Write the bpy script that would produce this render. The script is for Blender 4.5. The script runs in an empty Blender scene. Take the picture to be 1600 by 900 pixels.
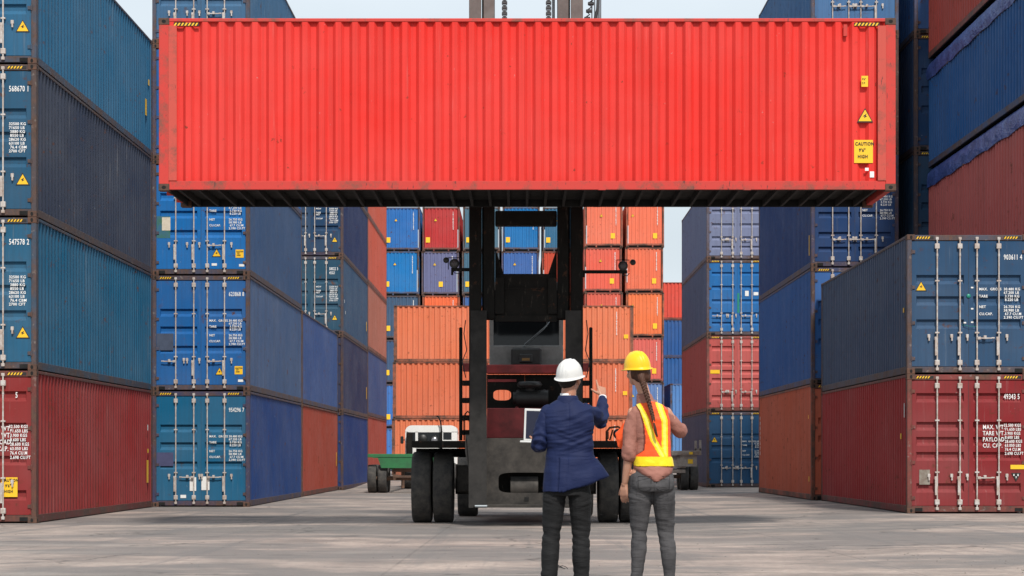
import bpy, bmesh, math, random
from mathutils import Vector, Matrix, noise
R = math.radians
random.seed(7)
scene = bpy.context.scene
COL = scene.collection

# ------------------------------------------------------------------ camera, sky, sun, exposure
CAM_H = 1.28
cam_data = bpy.data.cameras.new('camera')
cam = bpy.data.objects.new('camera', cam_data); COL.objects.link(cam)
cam.location = (0, 0, CAM_H); cam.rotation_euler = (R(90), 0, 0)
cam_data.sensor_width = 36; cam_data.lens = 72
cam_data.shift_x = -15/1600; cam_data.shift_y = 262/1600
cam_data.clip_start = .1; cam_data.clip_end = 6000
scene.camera = cam

SUN_EL, SUN_AZ = R(49), R(13)          # azimuth: how far the sun stands to the right, behind the camera
world = bpy.data.worlds.new('World'); scene.world = world; world.use_nodes = True
wt = world.node_tree; wt.nodes.clear()
wo = wt.nodes.new('ShaderNodeOutputWorld'); bg = wt.nodes.new('ShaderNodeBackground')
sky = wt.nodes.new('ShaderNodeTexSky'); sky.sky_type = 'NISHITA'; sky.sun_disc = False
sky.sun_elevation = SUN_EL; sky.sun_rotation = R(180) - SUN_AZ
sky.air_density = 1.0; sky.dust_density = 3.0; sky.ozone_density = 1.0
# thin high cloud veil: the sky colour is mixed with a pale white in soft patches
tc = wt.nodes.new('ShaderNodeTexCoord'); mp = wt.nodes.new('ShaderNodeMapping')
mp.inputs['Scale'].default_value = (1.5, 1.5, 4)
nz = wt.nodes.new('ShaderNodeTexNoise'); nz.inputs['Scale'].default_value = 1.6; nz.inputs['Detail'].default_value = 5
rmp = wt.nodes.new('ShaderNodeMapRange'); rmp.inputs[1].default_value = .35; rmp.inputs[2].default_value = .7
rmp.inputs[3].default_value = .72; rmp.inputs[4].default_value = .98
mx = wt.nodes.new('ShaderNodeMix'); mx.data_type = 'RGBA'
wt.links.new(tc.outputs['Generated'], mp.inputs[0]); wt.links.new(mp.outputs[0], nz.inputs['Vector'])
wt.links.new(nz.outputs[0], rmp.inputs[0]); wt.links.new(rmp.outputs[0], mx.inputs[0])
wt.links.new(sky.outputs[0], mx.inputs[6]); mx.inputs[7].default_value = (10.0, 11.1, 11.9, 1)
wt.links.new(mx.outputs[2], bg.inputs[0]); bg.inputs[1].default_value = .084
wt.links.new(bg.outputs[0], wo.inputs[0])

sd = bpy.data.lights.new('sun', 'SUN'); sd.energy = 3.9; sd.angle = R(6); sd.color = (1, .955, .89)
sun = bpy.data.objects.new('sun', sd); COL.objects.link(sun)
sun_dir = Vector((math.sin(SUN_AZ)*math.cos(SUN_EL), -math.cos(SUN_AZ)*math.cos(SUN_EL), math.sin(SUN_EL)))
sun.rotation_euler = sun_dir.to_track_quat('Z', 'Y').to_euler()
sun.location = (30, -60, 70)
vs = scene.view_settings
scene.display_settings.display_device = 'sRGB'
vs.view_transform = 'Standard'; vs.look = 'None'; vs.exposure = .04; vs.gamma = 1; vs.use_curve_mapping = False
scene.render.engine = 'CYCLES'
try:
    scene.cycles.use_denoising = True
    scene.cycles.max_bounces = 6
except Exception: pass

# ------------------------------------------------------------------ helpers
def lin(c):
    c /= 255.
    return c/12.92 if c <= .04045 else ((c+.055)/1.055)**2.4
def S(r, g, b): return (lin(r), lin(g), lin(b), 1)

def tag(o, label=None, cat=None, group=None, kind=None):
    if label: o['label'] = label
    if cat: o['category'] = cat
    if group: o['group'] = group
    if kind: o['kind'] = kind
    return o
def empty(name, loc=(0,0,0), rz=0):
    o = bpy.data.objects.new(name, None); COL.objects.link(o)
    o.location = loc; o.rotation_euler = (0,0,rz); o.empty_display_size = .2
    return o

class MB:
    """collects shapes for one mesh"""
    def __init__(s): s.v=[]; s.f=[]; s.m=[]; s.sm=[]
    def add(s, vs_, fs, mi=0, smooth=False):
        b=len(s.v); s.v += [tuple(p) for p in vs_]
        for f in fs: s.f.append(tuple(b+i for i in f)); s.m.append(mi); s.sm.append(smooth)
        return s
    def box(s, x0,x1,y0,y1,z0,z1, mi=0, c=0):
        if c<=0:
            v=[(x,y,z) for z in (z0,z1) for y in (y0,y1) for x in (x0,x1)]
            return s.add(v, [(0,2,3,1),(4,5,7,6),(0,1,5,4),(2,6,7,3),(0,4,6,2),(1,3,7,5)], mi)
        c=min(c,(x1-x0)*.45,(y1-y0)*.45,(z1-z0)*.45)
        bm=bmesh.new(); bmesh.ops.create_cube(bm,size=1)
        for w in bm.verts: w.co=Vector(((x0+x1)/2+w.co.x*(x1-x0),(y0+y1)/2+w.co.y*(y1-y0),(z0+z1)/2+w.co.z*(z1-z0)))
        bmesh.ops.bevel(bm,geom=bm.edges[:],offset=c,segments=1,affect='EDGES')
        return s.bm(bm,mi)
    def bm(s, bm, mi=0, smooth=False):
        bm.verts.ensure_lookup_table(); bm.verts.index_update()
        s.add([w.co.copy() for w in bm.verts],[[w.index for w in f.verts] for f in bm.faces],mi,smooth); bm.free(); return s
    def cyl(s, p, q, r, n=12, mi=0, r2=None, cap=True, smooth=True):
        p=Vector(p); q=Vector(q); d=(q-p).normalized()
        a=d.orthogonal().normalized(); b=d.cross(a); r2=r if r2 is None else r2
        v=[]
        for k in range(n):
            t=2*math.pi*k/n; o=a*math.cos(t)+b*math.sin(t); v.append(p+o*r); v.append(q+o*r2)
        s.add(v,[(2*k,2*((k+1)%n),2*((k+1)%n)+1,2*k+1) for k in range(n)],mi,smooth)
        if cap: s.add([v[2*k] for k in range(n)],[tuple(range(n-1,-1,-1))],mi); s.add([v[2*k+1] for k in range(n)],[tuple(range(n))],mi)
        return s
    def lathe(s, prof, c, axis='X', n=32, mi=0, smooth=True):
        """prof: (radius, along) pairs"""
        v=[]
        for (r,h) in prof:
            for k in range(n):
                t=2*math.pi*k/n; a,b=r*math.cos(t),r*math.sin(t)
                p={'X':(h,a,b),'Y':(a,h,b),'Z':(a,b,h)}[axis]
                v.append((c[0]+p[0],c[1]+p[1],c[2]+p[2]))
        f=[]
        for i in range(len(prof)-1):
            for k in range(n):
                k2=(k+1)%n; f.append((i*n+k,i*n+k2,(i+1)*n+k2,(i+1)*n+k))
        s.add(v,f,mi,smooth); return s
    def tube(s, pts, r, n=8, mi=0):
        pts=[Vector(p) for p in pts]; m=len(pts); v=[]
        up=None
        for i,p in enumerate(pts):
            d=(pts[min(i+1,m-1)]-pts[max(i-1,0)]).normalized()
            a=d.orthogonal().normalized() if up is None else (up-d*up.dot(d)).normalized()
            up=a; b=d.cross(a); rr=r[i] if isinstance(r,(list,tuple)) else r
            for k in range(n):
                t=2*math.pi*k/n; v.append(p+(a*math.cos(t)+b*math.sin(t))*rr)
        f=[(i*n+k,i*n+(k+1)%n,(i+1)*n+(k+1)%n,(i+1)*n+k) for i in range(m-1) for k in range(n)]
        f.append(tuple(range(n-1,-1,-1))); f.append(tuple((m-1)*n+k for k in range(n)))
        s.add(v,f,mi,True); return s
    def prism(s, poly, y0, y1, mi=0, axis='Y'):
        """poly of (x,z) extruded along y (or (y,z) along x, (x,y) along z)"""
        n=len(poly)
        def P(a,b,h): return {'Y':(a,h,b),'X':(h,a,b),'Z':(a,b,h)}[axis]
        v=[P(a,b,y0) for a,b in poly]+[P(a,b,y1) for a,b in poly]
        f=[tuple(range(n)),tuple(range(2*n-1,n-1,-1))]+[(i,i+n,(i+1)%n+n,(i+1)%n) for i in range(n)]
        s.add(v,f,mi); return s
    def mesh(s, name):
        me=bpy.data.meshes.new(name); me.from_pydata(s.v,[],s.f)
        me.polygons.foreach_set('material_index',s.m); me.polygons.foreach_set('use_smooth',s.sm)
        bm=bmesh.new(); bm.from_mesh(me); bmesh.ops.recalc_face_normals(bm,faces=bm.faces[:]); bm.to_mesh(me); bm.free()
        me.update(); return me
def put(name, me, parent=None, mats=(), col=None, loc=(0,0,0), rz=0):
    """an object on (maybe shared) mesh data"""
    if isinstance(me, MB): me=me.mesh(name)
    if not isinstance(mats,(list,tuple)): mats=[mats]
    if len(me.materials)==0:
        for m in mats: me.materials.append(m)
    o=bpy.data.objects.new(name,me); COL.objects.link(o)
    o.location=loc; o.rotation_euler=(0,0,rz)
    if parent: o.parent=parent
    if col: o.color=col
    return o

# ------------------------------------------------------------------ materials
class NT:
    def __init__(s,name):
        s.m=bpy.data.materials.new(name); s.m.use_nodes=True; s.t=s.m.node_tree; s.t.nodes.clear()
        s.out=s.n('ShaderNodeOutputMaterial'); s.b=s.n('ShaderNodeBsdfPrincipled'); s.l(s.b.outputs[0],s.out.inputs[0])
    def n(s,t,**k):
        n=s.t.nodes.new(t)
        for a,b in k.items(): setattr(n,a,b)
        return n
    def l(s,a,b): s.t.links.new(a,b)
    def val(s,x,sock):
        if hasattr(x,'links') or isinstance(x,bpy.types.NodeSocket): s.l(x,sock)
        else: sock.default_value=x
    def mix(s,f,a,b,mode='MIX'):
        n=s.n('ShaderNodeMix',data_type='RGBA',blend_type=mode); s.val(f,n.inputs[0]); s.val(a,n.inputs[6]); s.val(b,n.inputs[7]); return n.outputs[2]
    def math(s,op,a,b=0.):
        n=s.n('ShaderNodeMath',operation=op); s.val(a,n.inputs[0]); s.val(b,n.inputs[1]); return n.outputs[0]
    def rng(s,x,a,b,c,d):
        n=s.n('ShaderNodeMapRange'); s.val(x,n.inputs[0])
        for i,q in enumerate((a,b,c,d)): n.inputs[i+1].default_value=q
        return n.outputs[0]
    def coords(s,seeded=True,kind='Object'):
        tc=s.n('ShaderNodeTexCoord'); o=tc.outputs[kind]
        if not seeded: return o
        oi=s.n('ShaderNodeObjectInfo'); r=s.math('MULTIPLY',oi.outputs['Random'],71.)
        a=s.n('ShaderNodeVectorMath',operation='ADD'); s.l(o,a.inputs[0]); s.l(r,a.inputs[1]); return a.outputs[0]
    def noise(s,vec,scale=(1,1,1),detail=4,rough=.55,sc=1.):
        m=s.n('ShaderNodeMapping'); m.inputs['Scale'].default_value=scale; s.l(vec,m.inputs[0])
        n=s.n('ShaderNodeTexNoise'); n.inputs['Scale'].default_value=sc; n.inputs['Detail'].default_value=detail; n.inputs['Roughness'].default_value=rough
        s.l(m.outputs[0],n.inputs['Vector']); return n.outputs[0]
    def bump(s,h,strength=.3,dist=.01):
        n=s.n('ShaderNodeBump'); n.inputs['Strength'].default_value=strength; n.inputs['Distance'].default_value=dist
        s.l(h,n.inputs['Height']); s.l(n.outputs[0],s.b.inputs['Normal'])
    def set(s,**k):
        for a,b in k.items(): s.val(b,s.b.inputs[a.replace('_',' ')])
        return s

RUST=(.085,.035,.018,1)
def paint_material(name, rust=.2, wear=1., rough=.6):
    """container paint: colour from the object, faded in clouds, streaked downwards, rust freckles and chips"""
    t=NT(name); v=t.coords(); oi=t.n('ShaderNodeObjectInfo'); base=oi.outputs['Color']
    big=t.noise(v,(.35,.35,.6),3,.6)
    fad=t.mix(t.rng(big,.35,.72,0,.08*wear), base, (.42,.42,.40,1))
    dark=t.mix(t.rng(t.noise(v,(.8,.8,.5),5,.65),.45,.78,0,.22*wear), fad, t.mix(.5,base,(.03,.026,.022,1)))
    streak=t.noise(v,(7,7,.28),6,.7)
    st=t.mix(t.rng(streak,.53,.76,0,.46*wear), dark, t.mix(.62,base,(.06,.045,.035,1)))
    st=t.mix(t.rng(t.noise(v,(17,17,.22),3,.6),.46,.66,0,.30*wear),st,t.mix(.55,base,(.04,.035,.03,1)))
    pale=t.mix(t.rng(t.noise(v,(11,11,.5),4,.7),.62,.76,0,.16*wear), st, (.5,.48,.44,1))
    fr=t.noise(v,(5,5,5),8,.72)
    m=t.math('MULTIPLY',t.rng(fr,.60-.06*rust,.66,0,1),t.rng(t.noise(v,(.7,.7,.9),3),.40,.62,0,1))
    rs=t.mix(t.math('MULTIPLY',m,.9),pale,RUST)
    chips=t.rng(t.noise(v,(21,21,15),3,.6),.735,.76,0,.5*wear)
    fin=t.mix(chips,rs,(.45,.44,.42,1))
    t.set(Base_Color=fin,Roughness=t.rng(fr,.3,.7,rough-.08,rough+.2),Metallic=0.)
    t.b.inputs['Specular IOR Level'].default_value=.18
    t.bump(t.math('ADD',t.noise(v,(1.6,1.6,1.2),2),t.math('MULTIPLY',fr,.12)),.5,.02)
    return t.m
M={}
M['paint']=paint_material('container_paint',.3,.85)
M['clean_paint']=paint_material('fresh_container_paint',-.9,.75,.5)
t=NT('rusty_frame_paint'); v=t.coords(); oi=t.n('ShaderNodeObjectInfo')
f1=t.noise(v,(1.3,1.3,1.3),7,.72); f2=t.noise(v,(14,14,6),5,.7)
c=t.mix(t.rng(f1,.38,.60,.35,.97),oi.outputs['Color'],t.mix(t.rng(f2,.35,.65,0,1),(.105,.05,.03,1),(.05,.032,.026,1)))
c=t.mix(t.rng(t.noise(v,(9,9,9),4),.62,.7,0,.5),c,(.22,.19,.17,1))
t.set(Base_Color=c,Roughness=.75); t.bump(f2,.3,.004); M['frame']=t.m
t=NT('held_frame_paint'); v=t.coords(); oi=t.n('ShaderNodeObjectInfo')
f1=t.noise(v,(2.2,2.2,2.2),8,.75)
c=t.mix(t.rng(f1,.5,.66,.0,.9),oi.outputs['Color'],(.16,.06,.04,1)); c=t.mix(t.rng(t.noise(v,(30,30,7),4),.66,.7,0,.8),c,(.03,.02,.018,1))
t.set(Base_Color=c,Roughness=.7); M['held_frame']=t.m
t=NT('corner_casting_steel'); v=t.coords(); f1=t.noise(v,(6,6,6),6,.7)
t.set(Base_Color=t.mix(t.rng(f1,.35,.65,0,1),(.12,.055,.033,1),(.045,.028,.022,1)),Roughness=.8); t.bump(f1,.4,.006); M['casting']=t.m
def plain(name, c, rough=.6, metal=0, var=.35, sc=5, bump=0, c2=None, emit=None):
    t=NT(name); v=t.coords(); n=t.noise(v,(sc,sc,sc),6,.65)
    d=c2 or tuple(x*.55 for x in c[:3])+(1,)
    t.set(Base_Color=t.mix(t.rng(n,.35,.7,0,var),c,d),Roughness=t.rng(n,.3,.7,max(rough-.1,.02),min(rough+.1,1)),Metallic=metal)
    if bump: t.bump(n,bump,.01)
    return t.m
M['dark']=plain('recess_shade_black',(.006,.006,.006,1),.9)  # flat black that paints the shade inside holes and slots
M['rod']=plain('galvanised_rod',(.56,.54,.52,1),.5,.2,.85,9,.1,(.30,.19,.13,1))
M['gasket']=plain('rubber_gasket',(.035,.04,.045,1),.8)
M['white_ink']=plain('white_stencil_paint',(.78,.78,.77,1),.6,0,.35,18,0,(.45,.45,.45,1))
M['black_ink']=plain('black_print',(.012,.011,.01,1),.6)
M['yellow']=plain('yellow_sticker',(.85,.50,.012,1),.5,0,.3,12,0,(.55,.33,.03,1))
M['paper']=plain('paper_label',(.62,.56,.45,1),.7,0,.5,14,0,(.40,.33,.24,1))
M['whitepaper']=plain('white_label',(.75,.75,.73,1),.6,0,.3,14)
M['floor']=plain('tarred_shade_floor_steel',(.004,.0035,.003,1),.9,0,.6,4)  # tar black deepened to stand in for the shade below
t=NT('blue_tarpaulin'); v=t.coords(); n1=t.noise(v,(1.2,2.2,3.5),4,.6)
t.set(Base_Color=t.mix(t.rng(n1,.35,.7,0,1),(.03,.055,.19,1),(.07,.11,.33,1)),Roughness=.38); t.bump(n1,1.,.12); M['tarp']=t.m

# ------------------------------------------------------------------ ground
def ground_z(x, y):
    if y < 15.6: g=.2
    elif y < 38: g=.2*(38-y)/22.4
    elif y < 80: g=0.
    elif y < 100: g=.28*(y-80)/20.
    else: g=.28
    k=max(0.,min(1.,(x-3)/5.))
    return g+.08*k*(1 if y<80 else max(0,(100-y)/20.))
t=NT('yard_concrete'); v=t.coords(False)
big=t.noise(v,(.16,.20,1),6,.62); mid=t.noise(v,(.75,.85,1),8,.68); fine=t.noise(v,(14,14,14),6,.75); grit=t.noise(v,(60,60,60),3,.7)
c=t.mix(t.rng(mid,.38,.62,0,1),(.49,.385,.325,1),(.225,.182,.158,1))
c=t.mix(t.rng(big,.45,.52,0,.82),c,(.15,.138,.132,1))
c=t.mix(t.rng(t.noise(v,(.22,.5,1),4,.6),.56,.68,0,.55),c,(.42,.36,.31,1))
c=t.mix(t.rng(fine,.38,.68,0,.7),c,(.19,.165,.15,1))
c=t.mix(t.rng(grit,.60,.75,0,.55),c,(.55,.51,.47,1))
c=t.mix(t.rng(grit,.40,.28,0,.55),c,(.10,.09,.085,1))
# long dark tyre and damp marks running along the lane
ty=t.rng(t.noise(v,(1.8,.05,1),4,.7),.54,.66,0,.55); c=t.mix(ty,c,(.15,.14,.135,1))
oil=t.rng(t.noise(v,(.7,.9,1),4,.6),.62,.70,0,.65); c=t.mix(oil,c,(.11,.10,.095,1))
# cracks
w=t.n('ShaderNodeVectorMath',operation='ADD'); t.l(v,w.inputs[0])
nn=t.n('ShaderNodeTexNoise'); nn.inputs['Scale'].default_value=.7; nn.inputs['Detail'].default_value=6; t.l(v,nn.inputs['Vector'])
sc_=t.n('ShaderNodeVectorMath',operation='SCALE'); t.l(nn.outputs['Color'],sc_.inputs[0]); sc_.inputs['Scale'].default_value=1.8; t.l(sc_.outputs[0],w.inputs[1])
vo=t.n('ShaderNodeTexVoronoi',feature='DISTANCE_TO_EDGE'); vo.inputs['Scale'].default_value=.24; t.l(w.outputs[0],vo.inputs['Vector'])
brk=t.rng(t.noise(v,(.35,.35,1),3),.44,.54,0,1)
cr=t.math('MULTIPLY',t.rng(vo.outputs['Distance'],.0,.011,1,0),brk); c=t.mix(t.math('MULTIPLY',cr,.8),c,(.05,.045,.04,1))
# slab joints
sep=t.n('ShaderNodeSeparateXYZ'); t.l(v,sep.inputs[0])
def joint(o,per,off,w_):
    m=t.math('FRACT',t.math('DIVIDE',t.math('ADD',o,off+1000*per),per)); d=t.math('ABSOLUTE',t.math('SUBTRACT',m,.5))
    return t.rng(t.math('MULTIPLY',t.math('SUBTRACT',.5,d),per),0,w_,1,0)
j=t.math('MAXIMUM',joint(sep.outputs[0],5.,1.3,.025),joint(sep.outputs[1],7.,2.,.05))
c=t.mix(t.math('MULTIPLY',j,t.rng(mid,.35,.6,.1,.55)),c,(.08,.07,.065,1))
t.set(Base_Color=c,Roughness=t.rng(big,.3,.7,.7,.92))
t.bump(t.math('ADD',t.math('MULTIPLY',fine,.6),t.math('MULTIPLY',grit,.4)),.9,.03)
M['ground']=t.m
ys=[-400,-60,0,8,15.6,20,26,32,38,50,60,80,86,93,100,120,160,260,600,2500]
xs=[-2500,-600,-120,-40,-12,-6,0,3,4.3,5.6,6.8,8,12,40,120,600,2500]
g=MB(); g.add([(x,y,ground_z(x,y)) for y in ys for x in xs],
    [(j_*len(xs)+i,j_*len(xs)+i+1,(j_+1)*len(xs)+i+1,(j_+1)*len(xs)+i) for j_ in range(len(ys)-1) for i in range(len(xs)-1)])
go=put('ground',g,None,M['ground']); tag(go,kind='structure')
# ------------------------------------------------------------------ lettering
_tx={}
def text_mesh(body, size, sx=.8, align='LEFT', spacing=1.0, th=.004, bold=0.):
    """letters standing upright in the xz plane, facing -y"""
    key=(body,size,sx,align,spacing,th,bold)
    if key in _tx: return _tx[key]
    cu=bpy.data.curves.new('lettering','FONT'); cu.body=body; cu.size=size; cu.extrude=th; cu.offset=bold
    cu.align_x=align; cu.space_line=spacing; cu.resolution_u=2; cu.space_character=1.1
    o=bpy.data.objects.new('lettering',cu); COL.objects.link(o)
    dg=bpy.context.evaluated_depsgraph_get(); me=bpy.data.meshes.new_from_object(o.evaluated_get(dg))
    bpy.data.objects.remove(o); bpy.data.curves.remove(cu)
    me.transform(Matrix.Diagonal((sx,1,1,1))); me.transform(Matrix.Rotation(R(90),4,'X')); me.name='lettering'
    _tx[key]=me; return me

# ------------------------------------------------------------------ the shipping container
_cm={}
def cached(key, fn):
    if key not in _cm: _cm[key]=fn()
    return _cm[key]
def corrugated(n, pitch, depth, x0, h0, h1, flat=.31):
    """vertical trapezoid sheet along +x facing -y; returns MB"""
    m=MB(); pts=[]
    a=pitch*flat; s_=pitch*(.5-flat)
    for k in range(n):
        b=x0+k*pitch
        pts+=[(b,0),(b+a,0),(b+a+s_,depth),(b+2*a+s_,depth)]
    pts.append((x0+n*pitch,0))
    v=[(x,y,z) for z in (h0,h1) for x,y in pts]; N=len(pts)
    m.add(v,[(i,i+1,N+i+1,N+i) for i in range(N-1)]); return m
def side_mesh(L,H):      # plane x=0 outer, runs along y; outward normal +x is local -y rotated
    def f():
        n=max(8,int(round((L-.36)/.2765))); p=(L-.34)/n
        m=corrugated(n,p,.058,.17,.16,H-.06)
        m.v=[(-(y+.012),x,z) for x,y,z in m.v]; return m.mesh('corrugated_side_wall')
    return cached(('side',L,H),f)
def front_mesh(W,H):
    def f():
        n=9; p=(W-.28)/n; m=corrugated(n,p,.045,-W/2+.14,.24,H-.10); m.v=[(x,y+.02,z) for x,y,z in m.v]; return m.mesh('corrugated_end_wall')
    return cached(('front',W,H),f)
def roof_mesh(W,L,H):
    def f():
        m=MB(); n=int(L/.42); p=(L-.1)/n; z=H-.022; x0,x1=-W/2+.06,W/2-.06
        pts=[]
        for k in range(n):
            b=.05+k*p; pts+=[(b,z),(b+p*.6,z),(b+p*.7,z-.02),(b+p*.9,z-.02)]
        pts.append((L-.05,z)); N=len(pts)
        m.add([(x,y,zz) for x in (x0,x1) for y,zz in pts],[(i,i+1,N+i+1,N+i) for i in range(N-1)])
        return m.mesh('roof_panel')
    return cached(('roof',W,L,H),f)
def frame_mesh(W,L,H,detail,doors=True):
    def f():
        m=MB(); b=.008 if detail>1 else 0
        for sx in (-1,1):
            for y0,y1 in ((.004,.17),(L-.17,L-.004)):
                xa,xb=sorted((sx*(W/2-.002),sx*(W/2-.10))); m.box(xa,xb,y0,y1,.11,H-.11,0,b)
            # top and bottom side rails
            xa,xb=sorted((sx*(W/2-.004),sx*(W/2-.07))); m.box(xa,xb,.17,L-.17,H-.065,H-.006,0,b)
            xa,xb=sorted((sx*(W/2-.008),sx*(W/2-.022))); m.box(xa,xb,.17,L-.17,.018,.165,0,b); xa,xb=sorted((sx*(W/2-.0225),sx*(W/2-.055))); m.box(xa,xb,.17,L-.17,.014,.16,1)  # inner half black, painting in the shade under the box
            if detail>1 or L>5:
                for k in range(1,int(L/2.4)):       # small feet plates on the rail
                    y=k*2.4; xa,xb=sorted((sx*(W/2-.004),sx*(W/2-.02))); m.box(xa,xb,y,y+.12,.014,.16)
        # door end: header and sill, black boxes painted as shaded slots beside the castings
        hx=W/2-.10
        m.box(-hx,hx,.012,.11,H-.125,H-.012,0,b)
        m.box(-hx,hx,.02,.12,.03,.15,0,b)
        for sx in (-1,1):
            xa,xb=sorted((sx*(hx-.03),sx*(hx-.22))); m.box(xa,xb,.008,.03,.045,.115,1)
        # front end: header, raised sill with a black box for the tunnel's shade under it and small supports
        m.box(-hx,hx,L-.11,L-.012,H-.10,H-.012,0,b)
        m.box(-hx,hx,L-.12,L-.015,.14,.25,0,b)
        m.box(-hx,hx,L-.13,L-.10,.02,.14,1)
        for x in (-.48,.48): m.box(x-.04,x+.04,L-.12,L-.02,.015,.139)
        return m.mesh('steel_frame')
    return cached(('frame',W,L,H,detail),f)
def casting_one(W,L,H,sx,ex,ez):
    m=MB(); x0,x1=sorted((sx*(W/2+.003),sx*(W/2-.165))); y0,y1=(-.003,.178) if ex==0 else (L-.178,L+.003)
    z0,z1=(0,.116) if ez==0 else (H-.116,H-.001)
    m.box(x0,x1,y0,y1,z0,z1,0,.008)
    zc=(z0+z1)/2; xc=sx*(W/2-.085)
    def oval(c,r1,r2,ax,sgn):  # black disc in place of a hole, its shade painted on
        n=12; v=[]
        for k in range(n):
            t_=2*math.pi*k/n; a,b=r1*math.cos(t_),r2*math.sin(t_)
            v.append((c[0]+a,c[1],c[2]+b) if ax=='y' else (c[0],c[1]+a,c[2]+b))
        v2=[(p[0]+(0 if ax=='y' else sgn*.01),p[1]+(sgn*.01 if ax=='y' else 0),p[2]) for p in v]
        m.add(v+v2,[tuple(range(n)),tuple(range(2*n-1,n-1,-1))]+[(k,(k+1)%n,n+(k+1)%n,n+k) for k in range(n)],1)
    ye=-.006 if ex==0 else L+.006
    oval((xc,ye,zc),.026,.038,'y',1 if ex==0 else -1)
    oval((sx*(W/2+.006),(y0+y1)/2,zc),.036,.028,'x',-sx)
    return m
def casting_mesh(W,L,H,sx,ex,ez):
    return cached(('cast',W,L,H,sx,ex,ez),lambda:casting_one(W,L,H,sx,ex,ez).mesh('corner_casting'))
def castings_all(W,L,H):
    def f():
        m=MB()
        for sx in (-1,1):
            for ex in (0,1):
                for ez in (0,1):
                    q=casting_one(W,L,H,sx,ex,ez); b=len(m.v); m.v+=q.v; m.f+=[tuple(b+i for i in fc) for fc in q.f]; m.m+=q.m; m.sm+=q.sm
        return m.mesh('corner_castings')
    return cached(('castall',W,L,H),f)
GRO={'plain':[(.27,.075),(.44,.075),(.625,.075)],'four':[(.13,.05),(.33,.06),(.53,.06),(.72,.06),(.86,.05)],
     'bands':[(.10,.075),(.33,.07),(.45,.07),(.57,.07),(.82,.075)]}
def door_mesh(W,H,side,style):
    def f():
        m=MB(); w=W/2-.105; h0,h1=.16,H-.135; hh=h1-h0
        x0=-w if side<0 else .004; x1=-.004 if side<0 else w
        gx0,gx1=x0+.09,x1-.09; y=.03; d=.05
        zs=[h0]; gro=[]
        for fz,fh in reversed(GRO[style]):
            zt=h1-fz*hh; zb=zt-fh*hh; gro.append((zb,zt)); zs+= [zb,zt]
        zs.append(h1)
        # flat sheet pieces
        m.add([(x0,y,h0),(gx0,y,h0),(gx0,y,h1),(x0,y,h1)],[(0,1,2,3)])
        m.add([(gx1,y,h0),(x1,y,h0),(x1,y,h1),(gx1,y,h1)],[(0,1,2,3)])
        for i in range(0,len(zs),2): m.add([(gx0,y,zs[i]),(gx1,y,zs[i]),(gx1,y,zs[i+1]),(gx0,y,zs[i+1])],[(0,1,2,3)])
        for zb,zt in gro:
            s=(zt-zb)*.30; a,b=gx0+.02,gx1-.02
            v=[(gx0,y,zb),(gx1,y,zb),(gx1,y,zt),(gx0,y,zt),(a,y+d,zb+s*1.2),(b,y+d,zb+s*1.2),(b,y+d,zt-s*.5),(a,y+d,zt-s*.5)]
            m.add(v,[(0,1,5,4),(1,2,6,5),(2,3,7,6),(3,0,4,7),(4,5,6,7)])
        # folded edge returns
        m.box(x0,x0+.012,y+.0005,y+.06,h0,h1); m.box(x1-.012,x1,y+.0005,y+.06,h0,h1)
        m.box(x0+.013,x1-.013,y+.0005,y+.05,h0,h0+.012); m.box(x0+.013,x1-.013,y+.0005,y+.05,h1-.012,h1)
        return m.mesh('door_leaf')
    return cached(('door',W,H,side,style),f)
def rod_mesh(H):
    def f():
        m=MB(); m.cyl((0,-.012,.09),(0,-.012,H-.07),.017,10)
        for z in (.10,H-.085): m.box(-.032,.032,-.03,.012,z-.03,z+.03,0,.006)      # cams
        for z in (.235,H-.245): m.box(-.05,.05,-.034,.032,z-.055,z+.055,0,.01)       # keeper brackets
        for z in (.235+.62,H-.245-.72): m.box(-.045,.045,-.032,.032,z-.016,z+.016,0,.004)
        m.cyl((0,-.012,H-.46),(0,-.012,H-.40),.022,8)
        return m.mesh('locking_rod')
    return cached(('rod',H),f)
def handle_mesh(flip,hang):
    def f():
        m=MB()
        if hang:
            m.box(-.022,.022,-.05,-.02,-.34,.02,0,.006); m.box(-.03,.03,-.045,-.01,-.02,.05,0,.008)
        else:
            s=flip; m.box(*sorted((0,s*.30)),-.052,-.036,-.013,.013,0,.004); m.box(*sorted((0,s*.075)),-.056,-.02,-.03,.03,0,.008)
            m.box(*sorted((s*.13,s*.19)),-.06,.03,-.02,.055,0,.008); m.box(*sorted((s*.29,s*.36)),-.05,-.036,-.008,.02,0,.004)
        return m.mesh('handle')
    return cached(('handle',flip,hang),f)
def latch_mesh():
    def f():
        m=MB(); m.box(-.03,.03,-.012,.03,-.01,.065,0,.008); m.box(-.012,.02,-.02,.03,-.075,-.005,0,.006); return m.mesh('latch')
    return cached('latch',f)
def hinge_mesh():
    def f():
        m=MB(); m.cyl((0,.0,-.05),(0,.0,.05),.016,8); m.box(-.075,.0,.004,.022,-.035,.035,0,.004); return m.mesh('hinge')
    return cached('hinge',f)
def under_mesh(W,L):
    def f():
        m=MB(); m.box(-W/2+.06,W/2-.06,.14,L-.14,.14,.165)
        n=int(L/.32)
        for k in range(1,n):
            y=k*L/n; m.box(-W/2+.056,W/2-.056,y-.022,y+.022,.022,.139)
        return m.mesh('floor')
    return cached(('under',W,L),f)
def stripes_mesh(w):
    def f():
        m=MB(); h=.055; m.box(0,w,.0,.003,0,h,1)
        k=0.; 
        while k<w-.07:
            m.prism([(k,.004),(k+.028,.004),(k+.028+.03,h-.004),(k+.03,h-.004)],-.003,-.0005,0); k+=.058
        return m.mesh('hazard_stripe')
    return cached(('stripe',w),f)
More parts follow.
